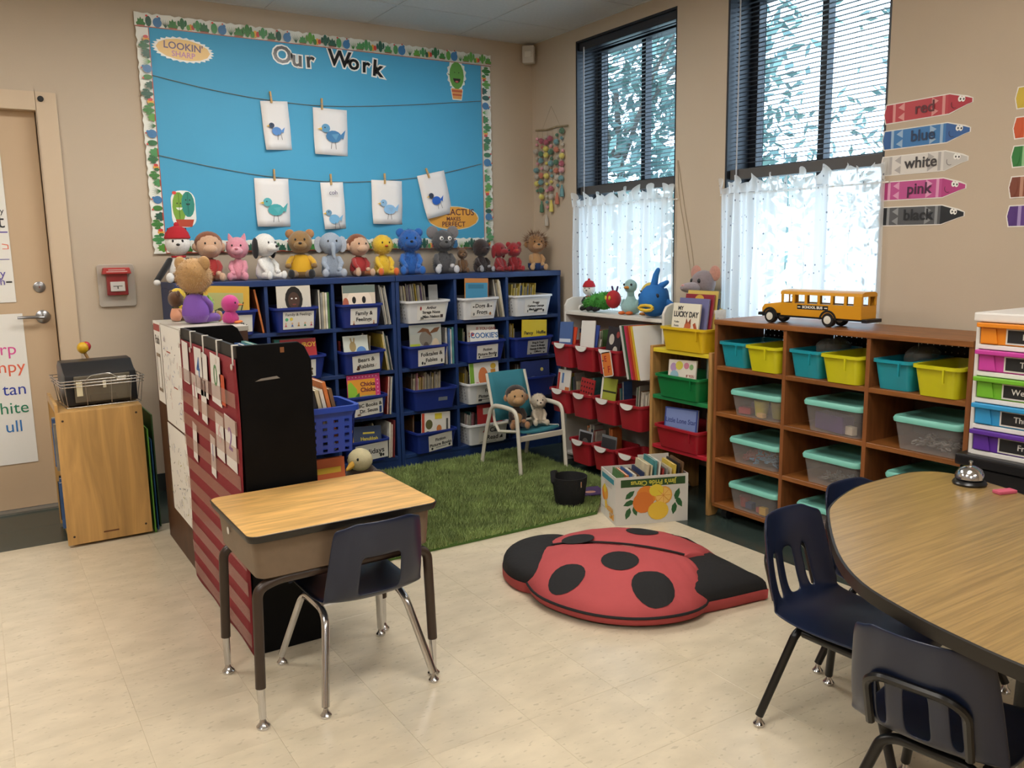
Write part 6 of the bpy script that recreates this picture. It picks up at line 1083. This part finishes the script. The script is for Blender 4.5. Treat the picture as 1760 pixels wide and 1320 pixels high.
def basket(fr, w, d, h, label):
    o = thing('plastic_basket', label, 'basket', mw=fr); m = mat('#2140a0', .35); tp = .86
    L = lambda ww, dd, z, rr: [(x, y, z) for x, y in rrect(ww, dd, rr, 3)]
    MB().loft([L(w*tp,d*tp,0,.02), L(w*tp-.008,d*tp-.008,.004,.02)]).box(-w*tp/2+.003,-d*tp/2+.003,.0,w*tp/2-.003,d*tp/2-.003,.004).build('floor', m, o)
    mb = MB()
    for (u, wd, dist) in (((1,0,0),w,d),((0,1,0),d,w),((-1,0,0),w,d),((0,-1,0),d,w)):
        U = Vector(u); Nn = Vector((U.y,-U.x,0)); a = math.atan(dist/2*(1-tp)/h); up = (Vector((0,0,1))*math.cos(a)+Nn*math.sin(a)); out = (Nn*math.cos(a)-Vector((0,0,1))*math.sin(a))
        M = basis(U, up, out, Nn*dist/2*tp); perforated(mb, M, wd*.86, h*.8, 6, 5, .38); mb.M = M; mb.add([(-wd*tp/2,0,0),(wd*tp/2,0,0),(wd/2,h*1.005,0),(-wd/2,h*1.005,0),(-wd*.43,h*.8,0),(wd*.43,h*.8,0)], [(4,5,2,3)]); mb.M = None
    tag(mb.build('pierced_walls', m, o), kind='stuff')
    MB().loft([L(w,d,h-.012,.025),L(w+.024,d+.024,h-.012,.03),L(w+.024,d+.024,h+.006,.03),L(w-.004,d-.004,h+.006,.025)], close=True).build('rim', m, o, smooth=True, ang=50); return o
fr = T(.935, 2.775, .621); basket(fr, .27, .2, .155, 'bright blue pierced plastic basket of books sticking out of the black divider')
for i, c_ in enumerate(('yellow','grey','black','cream','white','orange','brown')): book(fr, -.005+.016*i, .0, .006, .012, .15, .215 if c_ != 'orange' else .24, c_, -11, 'leaning in the bright blue pierced basket', 'books in the pierced basket')
fr = T(.80, 3.1, .621)
fill(fr, -.1, .1, .0, 0, 9, (.25,.36), (.2,.3), 'standing inside the black divider bookcase', 'books inside the black divider', 4, pal=['blue','white','yellow','teal'], tr=(.012,.02))
for i, (c_, lab) in enumerate((('#c9663a','orange'),('#8a8a80','grey'),('#d5d0c4','white'))):
    face_book(T(.945, 2.74+.03*i, .361), 0, 0, 0, .2, .225-.01*i, .02, c_, [('r',-.085,-.07,.085,.04,'#6a4a34'),('r',-.085,.06,.085,.08,'#d6b03a')] if i == 0 else None, '%s fronted book standing on the low shelf of the black divider' % lab, 4)
ch = thing('pocket_chart', 'red hanging pocket chart with clear pocket rows on the black divider', 'pocket chart', mw=basis((0,-1,0),(0,0,1),(-1,0,0),(.664, 3.035, 0))); RC = mat('#84202a', .8, bump=.15, bs=200)
V = []; F = []; nx, nz = 16, 24
for j in range(nz+1):
    for i in range(nx+1): u = i/nx; z = .008+.967*j/nz; V.append((-.415+.83*u, z, .003+.0025*math.sin(u*14+j*.5)+.004*(1-j/nz)))
for j in range(nz):
    for i in range(nx): F.append((j*(nx+1)+i, j*(nx+1)+i+1, (j+1)*(nx+1)+i+1, (j+1)*(nx+1)+i))
MB().add(V, F).build('backing', RC, ch, smooth=True, solid=.0015)
CLP = mat('#cfa9a0', .15, alpha=.22)
for k in range(10): z = .03+k*.088; MB().box(-.408,z,.0115,.408,z+.046,.0125).build('clear_pocket', CLP, ch)
for i in range(5):
    x = -.39+.78*i/4; MB().box(x-.006,.955,.004,.006+x,1.018,.007).box(x-.006,1.0155,-.014,x+.006,1.0185,.007).build('hook', mat('#d9d7d2', .4), ch, bevel=.001, seg=1); MB(T(x,.950,.010)).lathe([(.005,0),(.010,0),(.010,.002),(.005,.002)], 12).build('grommet', mat('#d6d0c8', .3, .3), ch)
Mc = ch.matrix_world.copy()
def card(y, z, w, h, txt, col, rot, label, paper='#dcd8d4'):
    o = thing('number_card', label, 'card', mw=Mc @ T(3.035-y, z, .0105) @ Matrix.Rotation(R(rot), 4, 'Z')); w *= 1.3; h *= 1.12; MB().prism([(-w/2,-h/2),(w/2,-h/2),(w/2,h/2),(-w/2,h/2)], 0, .0006).build('sheet', mat(paper, .7), o)
    if txt: prints(o, [('txt',txt,0,.01,h*.62,col,.0004)], T(0,0,.0006))
card(3.32,.895,.075,.14,'',None,-2,'blank white card at the door end of the top pocket row'); card(3.11,.885,.085,.15,'4','#3a6ab0',0,'white card with a blue 4 in the top pocket row'); card(3.01,.88,.05,.14,'',None,-5,'narrow blank card beside the blue 4 card'); card(2.86,.885,.1,.15,'0','#5a8a5a',-3,'white card with a green 0 in the top pocket row'); card(2.78,.86,.045,.09,'',None,0,'small orange card beside the green 0 card','#c2502e')
card(3.2,.79,.06,.13,'1','#b06a7a',-4,'white card with a faded pink 1 in the second pocket row'); card(3.06,.785,.06,.14,'','#b06a7a',-6,'blank card in the second pocket row'); card(2.86,.69,.08,.14,'6','#d0b0b0',-4,'white card with a pale 6 beside the purple 2'); card(2.72,.695,.1,.155,'2','#8a6aa8',-3,'white card with a purple 2 near the end panel'); card(2.98,.6,.05,.13,'1','#8a8aa8',-6,'white card with a faded 1 below the pale 6'); card(3.26,.6,.05,.13,'',None,-8,'blank card at the door end of the lower pocket row')
# ------------------------------------------------------------------ brown divider bookcase with charts
d2 = thing('divider_bookcase', 'brown wooden bookcase divider with white charts taped to its back', 'bookcase', (.672, 3.47, 0)); BR = mat('#4a2c1c', .5, kind='wood', vs=6, stretch=(4,4,.6))
MB().box(0,0,0,.014,.6,.985).build('back_panel', BR, d2)
for y in (0, .582): MB().box(.014,y,0,.26,y+.018,.985).build('end_panel', BR, d2)
MB().box(0,0,.985,.265,.6,1.005).build('top', mat('#b9b3a8', .5), d2, bevel=.002)
for z in (.06,.36,.66): MB().box(.014,.018,z-.018,.255,.582,z).build('shelf', BR, d2)
rg = random.Random(5)
def scrib(w, h, n, cols): return [('l',x:=rg.uniform(-w*.42,w*.4),y:=rg.uniform(-h*.44,h*.36),x+rg.uniform(-.02,.03),y+rg.uniform(-.03,.03),.004,rg.choice(cols)) for _ in range(n)]
def LW(y, z, off=0): return basis((0,-1,0),(0,0,1),(-1,0,0),(.672-off,y,z))
poster('wall_chart', 'narrow framed chart reading Path at the door end of the brown divider', 'poster', LW(3.97,.825,.0015), .15, .36, [('r',-.07,.14,.07,.17,'#a8504a'),('txt','Path',0,.1,.055,'#4a4038'),('r',-.045,-.13,.045,-.115,'#8a7a68'),('r',-.045,.025,.045,.04,'#8a7a68'),('r',-.045,-.115,-.036,.025,'#8a7a68'),('r',.036,-.115,.045,.025,'#8a7a68')])
poster('wall_chart', 'upper white marker chart on the brown divider', 'poster', LW(3.67,.79,.003), .40, .42, [('r',-.1,.1,-.02,.105,'#b0483a'),('r',.0,-.04,.08,-.035,'#b0483a')]+scrib(.4,.42,46,['#6a6a72','#b06a6a','#5a6aa8','#77777c']))
poster('wall_chart', 'lower white drawing chart on the brown divider', 'poster', LW(3.68,.375,.003), .41, .39, scrib(.41,.39,60,['#55555c','#7a7a70','#3f6a9a','#a8a04a','#55555c']))
# toys on the dividers
ZV = 1.006
plush('tan furry plush bear in a purple sweater seen from behind on the brown divider', (.79, 3.73, ZV), .245, R(128), '#7a4fa8', head='#b8905c', limb='#7a4fa8', hand='#c9a878', muzzle='#c4a070', ear='round', earc='#b8905c', shirt='#7c52ac', hs=1.15, foot='#b8905c', fluff='#c09a66')
bird_toy('pink plush bird with an orange beak in the arms of the purple sweater bear', (.905, 3.62, ZV), .12, R(60), '#c43a86', '#d0763a', False, '#d0763a')
plush('small brown plush bear in a peach skirt on the brown divider', (.745, 3.905, ZV), .12, R(110), '#e0a284', head='#5a3a20', limb='#5a3a20', hand='#5a3a20', muzzle='#6a4828', shirt='#dfa080', ear='round', earc='#5a3a20', hs=1.1, neck='#2f4a2a')
plush('yellow plush duckling behind the small brown bear on the brown divider', (.775, 4.01, ZV), .135, R(120), '#d2b322', ear=None, beak='#d08a2c', hs=1.0)
plush('lime green plush frog beside the small brown bear', (.868, 3.87, ZV), .105, R(100), '#7fae3c', ear='round', muzzle='#8fbc4a', nose=None, hs=1.0)
# plush eagle on the floor
eg = thing('plush_toy', 'brown plush eagle with a cream head slumped on the floor by the bookcase', 'plush toy', (1.56, 3.86, .0135), R(20), 'plush toys'); EB = mat('#3a261a', .92, var=.15, vs=40, bump=.4, bs=300, sheen=.3); EC = mat('#cbbf98', .92, var=.08, vs=40, bump=.3, bs=300)
MB().loft([[(rx*math.cos(2*PI*i/14)+x, rx*.9*math.sin(2*PI*i/14), z) for i in range(14)] for rx, x, z in ((.06,0,0),(.12,.0,.02),(.13,.01,.09),(.10,0,.17),(.06,-.02,.23))]).build('body', EB, eg, smooth=True, ang=180)
hd = MB().ell((-.035,-.02,.265), (.062,.062,.058), 16, 10).build('head', EC, eg, smooth=True); MB().loft([[(-.095-y,-.03+.016*k*math.cos(2*PI*i/8),.255-y*.5+.018*k*math.sin(2*PI*i/8)) for i in range(8)] for k, y in ((1,0),(.8,.02),(.3,.04))]).build('beak', mat('#c9982c', .6), hd, smooth=True)
for s in (-1, 1): MB().ell((-.08,-.02+s*.035,.28), (.007,.006,.008), 8, 6).build('eye', mat('#151515', .2), hd, smooth=True); MB().limb([(.02,s*.08,.17),(.07,s*.12,.1),(.13,s*.13,.03)], [.045,.05,.03]).build('wing', EB, eg, smooth=True)
# ------------------------------------------------------------------ birch cabinet, printer, boards
cab = thing('birch_cabinet', 'small birch book cabinet with an open side beside the door', 'cabinet', (.43, 4.13, 0)); BI = mat('#c79c5e', .4, kind='wood', vs=3, stretch=(5,5,.5))
MB().box(-.177,0,.012,.177,.016,.618).build('front_panel', BI, cab, bevel=.002); MB().box(-.177,.39,.012,.177,.406,.618).build('back_panel', BI, cab); MB().box(-.16,.016,.6,.177,.39,.618).build('top', BI, cab); MB().box(.161,.016,.03,.177,.39,.6).build('side_panel', BI, cab)
for z in (.03, .31): MB().box(-.17,.016,z,.161,.39,z+.016).build('shelf', BI, cab)
MB().box(-.177,.0,.618,-.163,.406,.655).build('top_lip', BI, cab, bevel=.002)
for x, z in ((-.15,.58),(.15,.585),(-.15,.05),(.15,.055)): MB(basis((1,0,0),(0,0,1),(0,-1,0),(x,.0,z))).lathe([(.001,0),(.005,0),(.005,.001),(.001,.001)], 10).build('screw', mat('#3a2a1a', .4), cab)
prints(cab, [('r',-.03,-.003,.035,.004,'#6a4020')], basis((1,0,0),(0,0,1),(0,-1,0),(0,0,.05)), 'stamp')
fr = T(.33, 4.33, 0) @ Matrix.Rotation(R(-90), 4, 'Z')
for z, sd in ((.047, 1), (.327, 2)): fill(fr, -.15, .15, -.0, z, 9, (.17,.22), (.13,.16), 'on the %s shelf inside the birch cabinet' % ('lower' if sd == 1 else 'upper'), 'books inside the birch cabinet', sd, tr=(.012,.025), lean=(0,4), pal=['navy','white','purple','black','blue','grey'])
pr = thing('printer', 'black compact printer with smoky clear paper tray on the birch cabinet', 'printer', (.455, 4.34, .626), R(4)); PB = mat('#1a1c20', .35)
MB().loft([[(x,y,z) for y, z in ((-.10,.0),(.1,0),(.1,.17),(.06,.195),(-.02,.19),(-.07,.15),(-.10,.14))] for x in (-.15,-.142,.142,.15)]).build('body', PB, pr, bevel=.006, smooth=True, ang=35)
MB().box(-.118,-.122,.015,.118,-.114,.135).build('paper_tray', mat('#6e6656', .15, alpha=.75), pr, bevel=.004); prints(pr, [('r',-.11,.045,-.085,.11,'#d2c8a6'),('r',.0,.075,.014,.108,'#c4bda6'),('r',.06,.105,.1,.122,'#bdb8aa')], basis((1,0,0),(0,0,1),(0,-1,0),(0,-.1225,0)), 'stickers'); MB().box(-.055,-.115,.01,.055,-.10,.045).build('paper_slot', BLACK, pr)
wb_ = thing('wire_basket', 'silver wire basket around the printer', 'basket', (.452, 4.325, .622), R(4)); WI = mat('#b9b7b2', .25, .9); K = []
def rect(w, d, z): return [(-w,-d,z),(w,-d,z),(w,d,z),(-w,d,z),(-w,-d,z)]
for w, d, z in ((.175,.15,.125),(.173,.148,.112),(.171,.146,.098),(.155,.135,.004)): MB().tube(rect(w,d,z), .0022, 5).build('hoop', WI, wb_)
for x in (-.15,-.07,.03,.11,.155): MB().tube([(x,-.135,.004),(x*1.08,-.15,.125)], .0016, 5).build('upright', WI, wb_); MB().tube([(x,.135,.004),(x*1.08,.15,.125)], .0016, 5).build('upright', WI, wb_)
for y in (-.07,.0,.07):
    for s in (-1, 1): MB().tube([(s*.155,y,.004),(s*.175,y*1.08,.125)], .0016, 5).build('upright', WI, wb_)
MB().tube(bend([(-.07,-.15,.125),(-.05,-.152,.145),(.03,-.152,.15),(.06,-.15,.125)], .02), .0025, 6).build('handle_loop', WI, wb_)
tag(MB().tube(cat_rom([(.628,4.44,.74),(.638,4.54,.75),(.648,4.62,.66),(.65,4.62,.5),(.65,4.62,.2),(.65,4.60,.06)], 6, False), .003, 6).build('white_cable', mat('#d2d0ca', .5), smooth=True), 'white power cord hanging behind the printer basket', 'cable')
ad = thing('power_adapter', 'white power adapter brick on the floor behind the green boards', 'adapter', (.665, 4.36, .0)); MB().box(-.012,-.02,.0,.012,.02,.055).build('brick', mat('#d2d0ca', .5), ad, bevel=.003); MB().box(-.004,-.008,.055,.004,.008,.062).build('prong', mat('#8a8a8a', .3, .8), ad)
mr = thing('toy_mallet', 'toy mallet with a yellow and red ball head sticking up behind the printer', 'toy', (.492, 4.51, .6265), 0); MB().tube([(.0,0,0),(-.03,-.01,.13),(-.068,-.02,.22)], .007, 8).build('handle', mat('#a87f4a', .6), mr, smooth=True); MB().ell((-.07,-.02,.235), (.026,.026,.028), 14, 9).build('ball', mat('#d2a41c', .4), mr, smooth=True); MB().ell((-.055,-.012,.24), (.022,.02,.024), 12, 8).build('ball_back', mat('#b0282c', .4), mr, smooth=True)
for (x, y0, y1, h, c_, n) in ((.622,4.14,4.50,.50,'#5f9a34','bright green'),(.64,4.18,4.54,.44,'#2a62a0','blue'),(.658,4.22,4.58,.55,'#3a5a30','dark green')):
    tag(MB().box(x-.003,y0,.001,x+.003,y1,h).build('foam_board', mat(c_, .7)), '%s board standing on edge between the birch cabinet and the divider' % n, 'board')
# ------------------------------------------------------------------ lettering becomes mesh
bpy.context.view_layer.update(); _dg = bpy.context.evaluated_depsgraph_get(); _tm = {}
for o in TXT:
    cu = o.data; k = (cu.body, cu.size, cu.offset, cu.align_x, cu.extrude, cu.materials[0].name)
    if k not in _tm:
        _tm[k] = bpy.data.meshes.new_from_object(o.evaluated_get(_dg))
    n = bpy.data.objects.new(o.name.split('.')[0], _tm[k]); C.objects.link(n); n.parent = o.parent; n.matrix_local = o.matrix_local.copy()
for o in TXT: bpy.data.objects.remove(o)
bpy.context.view_layer.update()
